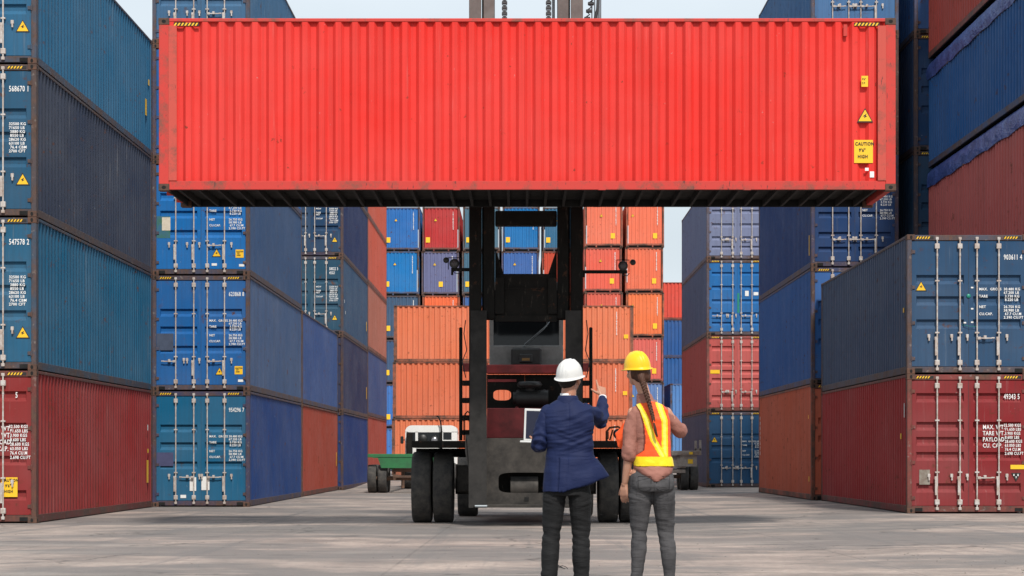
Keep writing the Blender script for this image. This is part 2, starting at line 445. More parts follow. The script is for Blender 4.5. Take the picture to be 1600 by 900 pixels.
def tri_mesh(s):
    def f():
        m=MB(); h=s*.88
        m.prism([(-s/2,0),(s/2,0),(0,h)],0,.003,1)
        k=.80; m.prism([(-s/2*k,h*.085),(s/2*k,h*.085),(0,h*.085+h*k)],-.003,-.0005,0)
        m.prism([(-.02*s/.3,h*.30),(.045*s/.3,h*.44),(.01*s/.3,h*.44),(.03*s/.3,h*.62),(-.045*s/.3,h*.42),(-.008*s/.3,h*.42)],-.0055,-.0035,1)
        return m.mesh('warning_triangle')
    return cached(('tri',s),f)
def plate_mesh(w,h):
    return cached(('plate',w,h),lambda:MB().box(0,w,0,.003,0,h,0).mesh('plate'))
WEIGHT={'w1':("MAX.  GROSS\n\nTARE\n\n\nNET\n\nCU.CAP.","30.480 KG\n67.200 LB\n 3.730 KG\n 8.220 LB\n\n26.750 KG\n58.980 LB\n 67.7 CU.M\n2.390 CU.FT"),
        'w2':("MAX. WT.\nTARE WT.\nPAYLOAD\nCU. CAP.","32.500 KGS\n 71.650 LBS\n 3.900 KGS\n 8.600 LBS\n 28.600 KGS\n 63.050 LBS\n 76.4 CU.M\n 2.698 CU.FT"),
        'w3':("MGW\n\nTARE\nNET\n\nCUCAP","32500 KG\n71650 LB\n 3880 KG\n 8550 LB\n28620 KG\n63100 LB\n 76.4 CBM\n2700 CFT")}
CWORD={}
def container(x, y, z, color, label, W=2.438, L=12.192, H=2.896, rz=0., detail=2, style='plain', serial=None, weights=None,
              group='stacked shipping containers', paint='paint', frame='frame', handles=((0,0),(0,1),(1,0),(0,1)), extra=None,
              tri=None, box_y=None, face='door', fcol=None, open_top=False, name='shipping_container'):
    """x,y,z: the middle of the near bottom edge; the door end faces -y (the camera) when face='door'"""
    if face=='front': root=empty(name,(x,y+L,z),math.pi+rz) if rz==0 else empty(name,(x,y,z),rz)
    else: root=empty(name,(x,y,z),rz)
    tag(root,label,'shipping container',group)
    fc=fcol or tuple(c_*.75 for c_ in color[:3])+(1,)
    P=M[paint]; F=M[frame]; D=M['dark']
    def sub(n,me,par,mats,col=None,loc=(0,0,0),rz_=0):
        return put(n,me,par,mats,col,loc,rz_)
    sub('side_wall',side_mesh(L,H),root,[P],color,(W/2,0,0))
    o=sub('side_wall',side_mesh(L,H),root,[P],color,(-W/2,L,0),math.pi)
    o=sub('end_wall',front_mesh(W,H),root,[P],color,(0,L,0),math.pi)
    if not open_top: sub('roof',roof_mesh(W,L,H),root,[P],color)
    sub('frame',frame_mesh(W,L,H,detail),root,[F,D],fc)
    sub('floor',under_mesh(W,L),root,[M['floor']])
    for sx in (-1,1):
        for ex in (0,1):
            for ez in (0,1): sub('corner_casting',casting_mesh(W,L,H,sx,ex,ez),root,[M['casting'],D],fc)
    if face=='front':
        return root
    ds=[]
    sc=W/2.438
    for side in (-1,1):
        d=sub('door',door_mesh(W,H,side,style),root,[P],color); ds.append(d)
        for i,fx in enumerate(((-.50*W+.243*W),(-.50*W+.428*W)) if side<0 else ((-.5*W+.566*W),(-.5*W+.743*W))):
            sub('locking_rod',rod_mesh(H),d,[M['rod']],None,(fx,.0,0))
            fl,hang=handles[(0 if side<0 else 2)+i]
            hz=.74
            if hang: sub('handle',handle_mesh(1,1),d,[M['rod']],None,(fx-.03,.0,hz-.02))
            else: sub('handle',handle_mesh(1 if fl==0 else -1,0),d,[M['rod']],None,(fx,.0,hz))
            sub('latch',latch_mesh(),d,[M['rod']],None,(fx+.17*(1 if side>0 else -1) if hang else fx+.2*(1 if side<0 else -1),.0,hz+.02))
        for k in range(4):
            hz=.32+k*(H-.68)/3.
            hg=sub('hinge',hinge_mesh(),d,[F],fc,(side*(W/2-.095),.005,hz)); 
            if side<0: hg.scale=(-1,1,1)
    sub('gasket',cached(('gask',W,H),lambda:MB().box(-.02,.02,.034,.075,.16,H-.135).box(-W/2+.094,-W/2+.106,.036,.08,.15,H-.13).box(W/2-.106,W/2-.094,.036,.08,.15,H-.13).mesh('gasket')),root,[M['gasket']])
    for sx in (-1,1):
        sub('hazard_stripe',stripes_mesh(.36),root,[M['yellow'],M['black_ink']],None,(-W/2+.19 if sx<0 else W/2-.19-.36,.007,H-.095))
    if serial:
        sub('serial_number',text_mesh(serial,.15,.62,bold=.002),ds[1],[M['white_ink']],None,(W*.285,.024,H-.52))
    if weights:
        a,b=WEIGHT[weights]
        if weights=='w2':
            z0=H*.605; sub('lettering',text_mesh(a,.125,.75,spacing=1.02,bold=.002),ds[1],[M['white_ink']],None,(W*.115,.022,z0))
            sub('lettering',text_mesh(b,.085,.8,spacing=.98,bold=.0015),ds[1],[M['white_ink']],None,(W*.285,.022,z0+.05))
        else:
            z0=H*.60; sub('lettering',text_mesh(a,.075,.95,spacing=.98,bold=.0015),ds[1],[M['white_ink']],None,(W*.085,.024,z0))
            sub('lettering',text_mesh(b,.075,.95,spacing=.98,bold=.0015),ds[1],[M['white_ink']],None,(W*.285,.024,z0))
    if tri:
        for (tx,tz,ts) in tri: sub('warning_triangle',tri_mesh(ts),ds[1 if tx>0 else 0],[M['yellow'],M['black_ink']],None,(tx,.024,tz))
    if extra: extra(root,ds,W,H,sub)
    return root
# ------------------------------------------------------------------ colours of the steel boxes
TEAL=S(22,84,116); NAVY=S(24,44,78); DNAVY=S(46,54,72); STEEL=S(34,90,124); BBLUE=S(16,92,158); MBLUE=S(30,88,150)
VIOL=S(48,66,122); MAROON=S(128,42,42); ORED=S(146,62,48); DBLUE=S(28,54,86); GRBL=S(62,78,104)
DOORTEAL=S(8,88,124); RUSTRED=S(128,50,36); MIDN=S(32,60,112)
HC=2.896

def sign_on(ds,sub,W,H,x,z,s=.2):
    d=ds[1 if x>0 else 0]
    p=sub('yellow_sticker',plate_mesh(s,s*1.02),d,[M['yellow']],None,(x,.022,z))
    return d
def x_blue3(root,ds,W,H,sub):      # bright blue doors: paper notice on a green patch, yellow square
    sign_on(ds,sub,W,H,W*.355,.44,.20)
    sub('lettering',text_mesh("CAUTION\n  9'6\"\n HIGH",.045,.8,bold=.001),ds[1],[M['black_ink']],None,(W*.355+.02,.018,.58))
    sub('green_patch',cached('gp',lambda:MB().box(0,.34,0,.0015,0,.55).mesh('green_patch')),ds[0],[M['green_patch']],None,(-W*.455,.0275,.93))
    sub('paper_notice',plate_mesh(.21,.33),ds[0],[M['paper']],None,(-W*.40,.02,1.12))
    sub('white_label',plate_mesh(.13,.06),ds[1],[M['whitepaper']],None,(W*.11,.022,.24))
    sub('white_label',plate_mesh(.13,.06),ds[1],[M['whitepaper']],None,(W*.39,.022,.22))
def x_blue2(root,ds,W,H,sub):
    sign_on(ds,sub,W,H,W*.345,.42,.20)
    sub('lettering',text_mesh("CAUTION\n  9'6\"\n HIGH",.045,.8,bold=.001),ds[1],[M['black_ink']],None,(W*.345+.02,.018,.56))
    sub('grey_patch',plate_mesh(.42,.42),ds[0],[M['grey_patch']],None,(-W*.455,.0255,1.02))
    sub('white_label',plate_mesh(.13,.06),ds[1],[M['whitepaper']],None,(W*.38,.022,.23))
def x_teal1(root,ds,W,H,sub):
    sub('violet_patch',plate_mesh(.42,.34),ds[0],[M['violet_patch']],None,(-W*.455,.0255,1.02))
    sub('paper_label',plate_mesh(.16,.34),ds[0],[M['whitepaper']],None,(-W*.115,.018,.40))
    sub('paper_label',plate_mesh(.20,.34),ds[1],[M['whitepaper']],None,(W*.005,.018,.42))
    sub('white_label',plate_mesh(.14,.08),ds[0],[M['whitepaper']],None,(-W*.21,.018,.22))
def x_l1red(root,ds,W,H,sub):
    sub('height_sign',plate_mesh(.31,.37),ds[1],[M['yellow']],None,(W*.225,.018,.50))
    sub('lettering',text_mesh("CAUTION\n   9'6\"\n  HIGH",.078,.83,spacing=1.35,bold=.0015),ds[1],[M['black_ink']],None,(W*.225+.015,.014,.79))
def x_r1top(root,ds,W,H,sub):
    sub('seal_tag',cached('seal',lambda:MB().lathe([(0,-.01),(.04,-.008),(.045,0),(.04,.012)],(0,0,0),'Y',12).mesh('seal_tag')),ds[1],[M['green_tag']],None,(-.0,.02,1.62))
    for dx,dz in ((.05,1.78),(.05,1.34),(-.10,1.05),(.05,1.06)): sub('paint_dab',plate_mesh(.05,.03),ds[1],[M['whitepaper']],None,(dx,.022,dz))
    sub('wire',MB().tube([(-.13,.005,1.02),(0,-.02,.99),(.2,-.01,.98)],.004,6),ds[0],[M['green_tag']])
def x_r1bot(root,ds,W,H,sub):
    sub('grey_plate',plate_mesh(.22,.31),ds[0],[M['grey_plate']],None,(-W*.40,.018,.60))
    sub('yellow_label',plate_mesh(.30,.09),ds[1],[M['yellow']],None,(W*.34,.018,.92))
    m=MB(); m.prism([(-.10,.12),(.10,.12),(0,-.06)],0,.003,0); m.prism([(-.055,.10),(-.035,.10),(-.035,.06),(-.055,.06)],-.003,-.0005,1); m.prism([(.03,.10),(.05,.10),(.05,.055),(.03,.055)],-.003,-.0005,1); m.prism([(-.012,.05),(.012,.05),(0,0)],-.003,-.0005,1)
    sub('triangle_emblem',m,ds[1],[M['black_ink'],M['white_ink']],None,(W*.385,.018,.72))
def x_yb(root,ds,W,H,sub):
    sub('yellow_label',plate_mesh(.36,.14),ds[0],[M['yellow']],None,(-W*.44,.018,H*.50))
def x_white(root,ds,W,H,sub):
    sub('white_label',plate_mesh(.14,.2),ds[1],[M['whitepaper']],None,(W*.13,.018,H*.52)); sub('white_label',plate_mesh(.18,.12),ds[1],[M['whitepaper']],None,(W*.27,.018,H*.53))
    sub('green_stripe',plate_mesh(.08,.75),ds[1],[M['green_tag']],None,(.01,.0275,H*.30))
M['green_patch']=plain('green_touch_up_paint',(.03,.13,.07,1),.6,0,.8,4,0,(.02,.10,.25,1))
M['grey_patch']=plain('grey_touch_up_paint',(.05,.07,.12,1),.7,0,.8,6)
M['violet_patch']=plain('violet_touch_up_paint',(.055,.06,.14,1),.7,0,.5,6)
M['green_tag']=plain('green_plastic',(.01,.22,.16,1),.5)
M['grey_plate']=plain('worn_grey_plate',(.28,.26,.22,1),.6,.2,.8,8,.2,(.12,.07,.05,1))
H0=((0,0),(0,1),(0,0),(0,1)); H3=((0,1),(0,1),(0,0),(0,1)); HB=((0,1),(1,0),(0,0),(0,1)); HN=((0,0),(0,0),(0,0),(0,1)); HM=((1,0),(0,1),(0,0),(0,1))

def recolor_doors(root,col):  # doors only; many side walls keep lighter paint that makes up for side light
    for ch in root.children:
        if ch.name.startswith('door'): ch.color=col
# ---- near left stack (doors beside the left edge of the photo)
y0=38.7; cx=-9.17-1.219; g0=ground_z(cx,y0)
def rlabel(kind,stack,lv): return '%s %s'%(kind,lv)
def x_l1b(root,ds,W,H,sub): pass
container(cx,y0,g0,MAROON,'maroon container with a yellow CAUTION sign on its door, under the one numbered 547578',style='bands',serial='    5',weights='w2',extra=x_l1red,handles=H3)
container(cx,y0,g0+HC,TEAL,'dark teal container numbered 547578, resting on the maroon one at the far left',serial='547578 2',weights='w3',tri=[(.955,.60,.27)],handles=H3,extra=x_l1b)
d3=container(cx,y0,g0+2*HC,DNAVY,'charcoal navy sided container numbered 568670, third up in the far left stack',serial='568670 1',weights='w3',tri=[(.955,.60,.27)],handles=H3,fcol=S(60,62,72))
container(cx,y0,g0+3*HC,STEEL,'steel blue sided container, topmost in view, above the charcoal one numbered 568670',weights='w3',tri=[(.955,.60,.27)],handles=H3)
recolor_doors(d3,S(26,76,106))
# ---- second left stack
y0=51.2; cx=-6.8-1.219; g0=ground_z(cx,y0)
a1=container(cx,y0,g0,MIDN,'blue teal doored container numbered 954296, on the ground in the second left stack',serial='954296 7',weights='w1',extra=x_teal1,handles=HB)
recolor_doors(a1,DOORTEAL)
a2=container(cx,y0,g0+HC,S(64,86,120),'mid blue doored container numbered 623868, on top of the teal one numbered 954296',serial='623868 8',weights='w1',extra=x_blue2,tri=[(.19*2.438,.40,.22)],handles=HM)
recolor_doors(a2,S(18,88,150))
a3=container(cx,y0,g0+2*HC,S(50,76,112),'bright blue doored container with a pasted paper notice, just under the hanging red container',weights='w1',extra=x_blue3,tri=[(.16*2.438,.46,.24)],handles=H3)
recolor_doors(a3,S(8,100,168))
container(cx,y0,g0+3*HC,MBLUE,'blue container of the second left stack, almost wholly hidden behind the hanging red container',weights='w1')
container(cx,y0,g0+4*HC,S(52,92,126),'faded steel blue container, topmost of the second left stack, above the red container',weights='w1',handles=H3)
y1=y0+12.42; g1=0
container(cx,y1,g1,ORED,'brick orange container on the ground behind the teal 954296 container',weights=None)
container(cx,y1,g1+HC,S(56,80,128),'violet blue container on top of the brick orange one in the left row')
# ---- third left stack
y0=76.; cx=-6.62-1.219; g0=ground_z(cx,y0)
T1=(.90,.52,.22)
container(cx,y0,g0,S(30,54,106),'navy container on the ground in the third left stack, nearest the green trailer',tri=[T1])
container(cx,y0,g0+HC,S(44,50,80),'dark violet grey container, second up in the third left stack')
b3=container(cx,y0,g0+2*HC,S(50,76,104),'slate blue container numbered 58022 3, third up in the third left stack',serial='58022 3\n45G1',weights='w3',tri=[T1],handles=H0)
recolor_doors(b3,S(30,70,92))
b4=container(cx,y0,g0+3*HC,S(28,44,84),'dark navy container above the slate one numbered 58022 3',weights='w3',tri=[T1],handles=H0)
recolor_doors(b4,S(24,58,90))
container(cx,y0,g0+4*HC,NAVY,'navy topmost container of the third left stack, hidden behind the red container')
# ---- fourth left stack, seen as a sliver
y0=88.9; cx=-6.66-1.219; g0=ground_z(cx,y0)
for k,(cc,nm) in enumerate(((S(150,66,56),'pale red container on the ground'),(S(58,76,118),'violet blue container, second up'),(S(160,98,84),'rust stained pinkish container, third up'),
        (S(184,84,66),'orange red container, fourth up'),(S(184,84,66),'orange red container, fifth up'))):
    container(cx,y0,g0+k*HC,cc,nm+' in the thin sliver of stack behind the slate one',detail=1)
# ---- right front stack of two; side colours lightened to imitate side light
y0=42.5; W1=2.56; cx=8.0+W1/2; g0=ground_z(9,y0)
r1=container(cx,y0,g0,S(156,54,55),'maroon container with banded doors numbered 49343, on the ground at the right front',W=W1,style='bands',serial='49343 5',weights='w2',extra=x_r1bot,handles=H3)
recolor_doors(r1,S(124,34,38))
r2=container(cx,y0,g0+HC,S(72,86,110),'slate blue container numbered 903611, on top of the maroon one at the right front',W=W1,serial='903611 4',weights='w1',tri=[(-.385*W1,1.72,.24)],extra=x_r1top,handles=H3)
recolor_doors(r2,S(28,66,100))
# ---- tower with tarpaulins behind it, to the right
y0=43.8; cx=10.92+1.219
container(cx,y0,g0,NAVY,'navy container at the foot of the right edge tower',detail=1)
container(cx,y0,g0+HC,NAVY,'navy container second up in the right edge tower',detail=1)
zt=g0+2*HC; h3=8.53-zt
tw=[]
tw.append((zt,h3,S(180,90,84),'dusty maroon open top container, lowest red one in the right edge tower'))
tw.append((9.0,2.42,S(32,82,136),'dark blue open top container between two red ones in the right edge tower'))
tw.append((11.93,2.87,S(166,70,60),'brick red container, top of the right edge tower at the upper right corner'))
for z_,h_,cc,nm in tw: container(cx,y0,z_,cc,nm,H=h_,detail=2,open_top=False,handles=H3)
def tarp(z,label,h=.45):
    m=MB(); ny=140; prof=[(-1.235,-.10),(-1.255,.06),(-1.25,.18),(-1.225,.32),(-1.13,.43),(-.8,h-.012),(0,h-.008),(.8,h-.012),(1.13,.43),(1.225,.32),(1.25,.18),(1.255,.06),(1.235,-.10)]
    n=len(prof)
    v=[]
    for j_ in range(ny+1):
        yy=12.15*j_/ny
        for i,(px,pz) in enumerate(prof):
            d=noise.noise(Vector((yy*1.9,pz*3+px,z)))*.035+noise.noise(Vector((yy*5,pz*6,z+3)))*.02
            e=1 if i in(0,1,2,3,9,10,11,12) else .3
            sag=.045*abs(math.sin(yy*math.pi/2.03)) if i in (0,12) else 0
            v.append((px*(1-.0)+ (d*e if px<0 else -d*e), yy, min(pz+d*e*.6+sag,h-.005)))
    m.add(v,[(j_*n+i,j_*n+i+1,(j_+1)*n+i+1,(j_+1)*n+i) for j_ in range(ny) for i in range(n-1)],0,True)
    e0=[(p[0],0.,p[1]) for p in prof]; m.add(e0,[tuple(range(n))]); m.add([(p[0],12.15,p[2]) for p in e0],[tuple(range(n))])
    o=put('tarpaulin',m,None,M['tarp'],None,(cx,y0+.02,z)); tag(o,label,'tarpaulin','tarpaulins over the open top containers'); return o
tarp(zt+h3,'crumpled blue tarpaulin over the dusty maroon container, under the dark blue one',9.0-zt-h3)
tarp(11.42,'crumpled blue tarpaulin over the dark blue container, under the brick red one',.51)
# ---- right second stack
y0=55.; H3_=3.13; W3=2.35; cx=7.78+W3/2; g0=ground_z(8,y0)
q1=container(cx,y0,g0,S(190,96,72),'rusty orange brown container on the ground, left behind the maroon right front one',W=W3,H=H3_,handles=H0)
q2=container(cx,y0,g0+H3_,S(48,92,152),'plain blue container resting on the rusty orange brown one at the right',W=W3,H=H3_,handles=HN)
q3=container(cx,y0,g0+2*H3_,S(40,66,116),'dark navy doored container with a warning triangle, just under the red container\'s right end',W=W3,H=H3_,weights='w1',handles=HN,tri=[(-.82,1.95,.24)],style='four')
recolor_doors(q3,S(18,54,100))
container(cx,y0,g0+3*H3_,S(96,36,42),'dark maroon container behind the right end of the hanging red container',W=W3,H=H3_,serial='      8')
container(cx,y0,g0+4*H3_,S(66,106,150),'faded light blue container above the red container\'s right end',W=W3,H=H3_,handles=HN)
cx=7.78+W3+.42+1.219
for k,cc in enumerate((NAVY,S(28,60,96),S(22,56,84),S(22,54,90),S(50,88,140))):
    container(cx,y0,g0+k*H3_,cc,('navy','blue','deep teal','dark teal','light blue')[k]+' container in the narrow stack beside the right edge tower, '+('lowest','second','third','fourth','topmost')[k],H=H3_,detail=1 if k<2 else 2)
# ---- right third stack
y0=78.; cx=7.05+1.16; g0=ground_z(7,y0)
s1=container(cx,y0,g0,S(92,94,116),'blue doored container with a warning triangle, on the ground by the right hand trailer',W=2.32,tri=[(-.86,1.72,.26)],handles=HN,weights='w1')
recolor_doors(s1,S(26,74,112))
container(cx,y0,g0+HC,S(180,84,80),'salmon red container with a yellow label, second up in the right stack beyond the woman',W=2.32,style='bands',extra=x_yb,handles=H0)
s3=container(cx,y0,g0+2*HC,S(88,98,126),'bright blue doored container with a green streak on its doors, above the salmon red one',W=2.32,extra=x_white,style='four',handles=HM)
recolor_doors(s3,S(24,98,160))
container(cx,y0,g0+3*HC,S(112,120,150),'pale violet grey container above the bright blue one with the green streak',W=2.32,style='four',handles=H0)
# ---- back rows, plain ends towards the camera
def end_marks(root,L,W,H,tx,sx,tri_,code='W'):
    """painted vertical code, small triangle and yellow square on the plain end"""
    # local front end is at y=L and faces +y
    def on(n,me,mats,x,z,y=None):
        o=put(n,me,root,mats,None,(-x,L-.012 if y is None else y,z),math.pi); return o
    if code: on('lettering',text_mesh('\n'.join(str(random.randint(10**10,10**11-1))),.15,.8,spacing=.72,bold=.003),[M['white_ink']],W*.31,H-.40)
    if tri_: on('warning_triangle',tri_mesh(.22),[M['yellow'],M['black_ink']],tx,H*.68)
    on('yellow_sign',plate_mesh(.27,.34),[M['yellow'] if code else M['yellow']],sx,H*.20)
BACK=[ # x centre, columns bottom to top: colour, words
 (-7.93,134.,[(S(66,118,184),'light blue'),(S(60,112,180),'sky blue'),(S(60,84,116),'slate'),(S(58,84,112),'grey blue'),(S(20,112,176),'bright azure'),(S(40,104,172),'royal blue')],'first column from the left'),
 (-5.33,134.,[(S(200,90,60),'orange'),(S(60,90,140),'blue'),(S(200,90,60),'orange'),(S(222,104,64),'light orange'),(S(100,104,140),'violet grey'),(S(176,48,50),'crimson')],'second column from the left'),
 (-2.68,134.,[(NAVY,'navy'),(S(60,90,140),'blue'),(S(200,90,60),'orange'),(S(60,100,160),'blue'),(S(66,102,124),'grey teal'),(S(74,108,128),'pale grey teal')],'third column from the left'),
 (-.09,134.,[(NAVY,'navy'),(S(60,90,140),'blue'),(S(200,90,60),'orange'),(S(200,90,60),'orange'),(S(56,98,162),'denim blue'),(S(20,108,170),'bright azure')],'column between the mast posts'),
 (2.55,134.,[(NAVY,'navy'),(S(60,90,140),'blue'),(S(200,90,60),'orange'),(S(200,90,60),'orange'),(S(190,72,50),'rust orange'),(S(54,104,138),'teal blue')],'column at the right mast post'),
 (5.22,131.5,[(S(210,92,60),'orange'),(S(210,92,60),'orange'),(S(210,92,60),'orange'),(S(206,92,74),'red orange'),(S(214,96,78),'vermilion orange'),(S(220,116,90),'pale orange')],'column right of the mast'),
 (7.88,131.5,[(S(200,80,66),'red'),(S(90,120,170),'dusty blue'),(S(205,96,86),'salmon'),(S(222,114,68),'amber orange'),(S(220,110,80),'bright orange'),(S(222,114,86),'peach orange')],'rightmost orange column'),
]
for bi,(x,y,colr,where) in enumerate(BACK):
    g0=.18
    for k,(cc,nm) in enumerate(colr):
        r_=container(x+(.06 if k%2 else 0),y+.05*((k*7+bi*3)%4),g0+k*HC,cc,'%s container, %s, back row, %s'%(nm,where,('lowest','second up','third up','third from the top','second from the top','topmost')[k]),detail=1,face='front',group='containers of the far back row')
        if k>1 or bi in (0,6):
            if bi<5: end_marks(r_,12.192,2.438,HC,-.36,-1.0 if k!=4 or bi!=1 else -.1,True)
            else: end_marks(r_,12.192,2.438,HC,-.15 if bi==5 else -.8,.45 if bi==5 else .5,True)
# broad-side orange stack in the middle distance
for k,(cc,nm) in enumerate(((S(216,120,82),'orange forty foot container lying broadside on the ground behind the lift truck'),(S(212,114,80),'orange broadside container in the middle of the three behind the lift truck'),
        (S(218,122,86),'orange broadside container, topmost of the three behind the lift truck'))):
    r_=container(-6.6,104.1+2.438*0+1.219,.28+k*2.88,cc,nm,H=2.88,rz=-R(90),detail=1,group='broadside orange containers')
# the door end looks left after the turn; mark the camera side
    r_.location=(-6.6+.05*k,104.1+1.219,.28+k*2.88)
    for (nm2,bd,xx,zz) in (('lettering','',11.55,2.5),):
        put(nm2,text_mesh('\n'.join('30974615214'),.15,.8,spacing=.72,bold=.003),r_,[M['white_ink']],None,(1.219+.004,11.3,2.45),R(90))
    put('yellow_sign',plate_mesh(.22,.2),r_,[M['yellow']],None,(1.222,11.7,1.2),R(90))
# far right columns between the orange column and the third right stack
for k,(cc,nm) in enumerate(((S(92,136,188),'light blue container on the ground'),(S(84,130,186),'pale blue container, second up'))):
    r_=container(11.1,136.,.28+k*HC,cc,nm+' in the gap right of the orange columns',detail=1,face='front',group='containers of the far back row')
    end_marks(r_,12.192,2.438,HC,.35,.3,True,code=None)
for k,(cc,nm) in enumerate(((NAVY,'navy container, lowest'),(S(60,100,150),'blue container, second up'),(S(44,92,150),'deep blue container, third up'),(S(42,88,148),'deep blue container, second from the top'),(S(214,80,66),'coral red container, topmost'))):
    container(-99,0,0,cc,nm+' in the farthest column under the white sky',detail=1,group='farthest containers',rz=R(90)) if False else None
    r_=container(17.4+.0*k,150.,.28+k*2.72,cc,nm+' in the farthest column under the white sky',H=2.72,rz=R(90),detail=1,group='farthest containers')
# ------------------------------------------------------------------ the red container in the air
HZ=5.66; HH=2.86
red=S(216,50,43)
hc=container(6.19,33.86+1.18,HZ,red,'bright red forty foot container held high across the lane by the lift truck',H=HH,W=2.36,L=12.192,rz=R(90),paint='clean_paint',frame='held_frame',detail=2,handles=H3,group=None,fcol=S(190,52,44))
# the camera side is local -x (x=-W/2); local y runs to the left in the picture
def on_side(n,me,mats,px,z,off=.0):
    # px: metres from the left end of the box as seen
    return put(n,me,hc,mats,None,(-1.18-off,12.192-px,z),-R(90))
on_side('warning_triangle',tri_mesh(.27),[M['yellow'],M['black_ink']],11.68,1.13,.001)
on_side('height_sign',plate_mesh(.31,.38),[M['yellow']],11.50,.46,.001)
on_side('lettering',text_mesh("CAUTION\n   9'6\"\n  HIGH",.078,.83,spacing=1.35,bold=.0015),[M['black_ink']],11.515,.75,.004)
on_side('small_label',plate_mesh(.11,.18),[M['yellow']],11.62,1.72,.001)
on_side('lettering',text_mesh("9'6\"\n2.9",.045,.8,spacing=1.4),[M['black_ink']],11.632,1.83,.004)
on_side('paper_scrap',plate_mesh(.07,.10),[M['whitepaper']],11.76,.22,.001)
on_side('paper_scrap',plate_mesh(.06,.05),[M['whitepaper']],11.68,.33,.001)
for px in (.25,11.50): on_side('hazard_stripe',stripes_mesh(.42),[M['yellow'],M['black_ink']],px,HH-.135,.001)
on_side('vent',cached('vent',lambda:MB().box(0,.07,0,.03,0,.2,0,.01).mesh('vent')),[M['held_frame']],11.32,HH-.31,.003).color=S(190,52,44)

for px in (.165,12.192-.30): on_side('corner_post_plate',cached('cpp',lambda:MB().box(0,.135,0,.012,0,HH-.30).mesh('corner_post_plate')),[M['held_frame']],px,.17,.004).color=S(186,70,58)

# small marks on the long sides
def side_mark(lbl,y_,z_,w_,h_,side=1,mat='yellow'):
    for o in list(COL.objects):
        if o.parent is None and lbl in str(o.get('label','')):
            W_=max(c_.location.x for c_ in o.children if c_.name.startswith('side_wall'))
            if side>0: put('side_label',plate_mesh(w_,h_),o,[M[mat]],None,(W_+.003,y_,z_),R(90))
            else: put('side_label',plate_mesh(w_,h_),o,[M[mat]],None,(-W_-.003,y_,z_),-R(90))
            return o
side_mark('maroon container with a yellow CAUTION',11.4,.62,.22,.55); side_mark('maroon container with a yellow CAUTION',11.5,1.35,.14,.10); side_mark('maroon container with a yellow CAUTION',11.5,1.9,.08,.14,1,'whitepaper')
side_mark('topmost in view, above the charcoal',11.2,.9,.20,.40); side_mark('topmost in view, above the charcoal',11.6,1.7,.16,.14)
side_mark('violet grey container, second up in the third',11.3,.8,.2,.5); side_mark('slate blue container numbered 58022',11.3,.8,.2,.4); side_mark('slate blue container numbered 58022',.5,1.2,.1,.12,1,'whitepaper'); side_mark('slate blue container numbered 58022',.9,.8,.1,.12,1,'whitepaper')
side_mark('brick orange container on the ground',11.5,.9,.16,.5); side_mark('slate blue container numbered 903611',.45,1.3,.12,.10,-1); side_mark('maroon container with banded doors',.75,1.55,.12,.12,-1); side_mark('maroon container with banded doors',.35,2.0,.07,.30,-1,'whitepaper')
side_mark('rusty orange brown container',.5,.5,.12,.14,-1); side_mark('just under the red container\'s right end',.45,.35,.10,.55,-1)
o=side_mark('rusty orange brown container',.6,2.2,.10,.10,-1)
put('lettering',text_mesh('4\n0\n3\n1\n7\n5\n2\n8',.17,.9,spacing=.95,bold=.003),o,[M['white_ink']],None,(-1.19,11.7,2.35),-R(90))
# ------------------------------------------------------------------ the lift truck
t=NT('greasy_shaded_dark_steel'); v=t.coords(); n1=t.noise(v,(1.2,1.2,.8),7,.7); n2=t.noise(v,(14,14,3),5,.7)
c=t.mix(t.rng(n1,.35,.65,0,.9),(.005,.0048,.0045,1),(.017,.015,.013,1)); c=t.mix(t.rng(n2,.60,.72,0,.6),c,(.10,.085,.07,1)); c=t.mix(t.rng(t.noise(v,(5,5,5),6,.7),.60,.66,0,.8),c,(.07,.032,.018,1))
t.set(Base_Color=c,Roughness=.7); t.b.inputs['Specular IOR Level'].default_value=.15; t.bump(n2,.35,.006); M['steel']=t.m  # near black includes the mast's shade under the lifted box
M['shoe']=plain('greasy_black_brown_steel',(.020,.017,.015,1),.75,0,1.,3.2,.4,(.006,.0055,.005,1))
M['mast_lit_grey']=plain('sunlit_grey_mast_steel',(.13,.115,.105,1),.6,0,.8,3,.2,(.06,.05,.045,1))  # upper mast copy of the steel, sunlight put into its grey
M['base_steel']=plain('muddy_brown_steel',(.040,.033,.027,1),.78,0,1.,3.5,.4,(.007,.006,.0055,1))
M['cab_grey']=plain('dusty_grey_panel',(.27,.275,.27,1),.6,0,.6,7,.1)
M['truck_red']=plain('grimy_dark_red_paint',(.36,.022,.024,1),.5,0,.8,4,.1,(.12,.02,.018,1))
t=NT('worn_tyre_rubber'); v=t.coords(); n1=t.noise(v,(6,6,6),6,.7)
t.set(Base_Color=t.mix(t.rng(n1,.35,.68,0,1),(.024,.024,.025,1),(.075,.068,.06,1)),Roughness=.85); t.bump(n1,.3,.006); M['tyre']=t.m
t=NT('dark_glass'); t.set(Base_Color=(.010,.012,.014,1),Roughness=.08); t.b.inputs['Specular IOR Level'].default_value=.35; M['glass']=t.m
t=NT('lamp_glass'); t.set(Base_Color=(.25,.25,.27,1),Roughness=.2,Metallic=.3); M['lens']=t.m
M['black_plastic']=plain('black_plastic',(.02,.02,.02,1),.5)
M['hose']=plain('hydraulic_hose',(.03,.032,.036,1),.5)
M['pipe']=plain('plated_pipe',(.25,.28,.30,1),.35,.5)
hx0,hy0=.08,38.6
ht=empty('container_lift_truck',(hx0,hy0,0)); tag(ht,'big dark container lift truck with twin mast, holding up the red container','lift truck')
def H_(n,m,mats,par=None,loc=(0,0,0)): return put(n,m,par or ht,mats,None,loc)
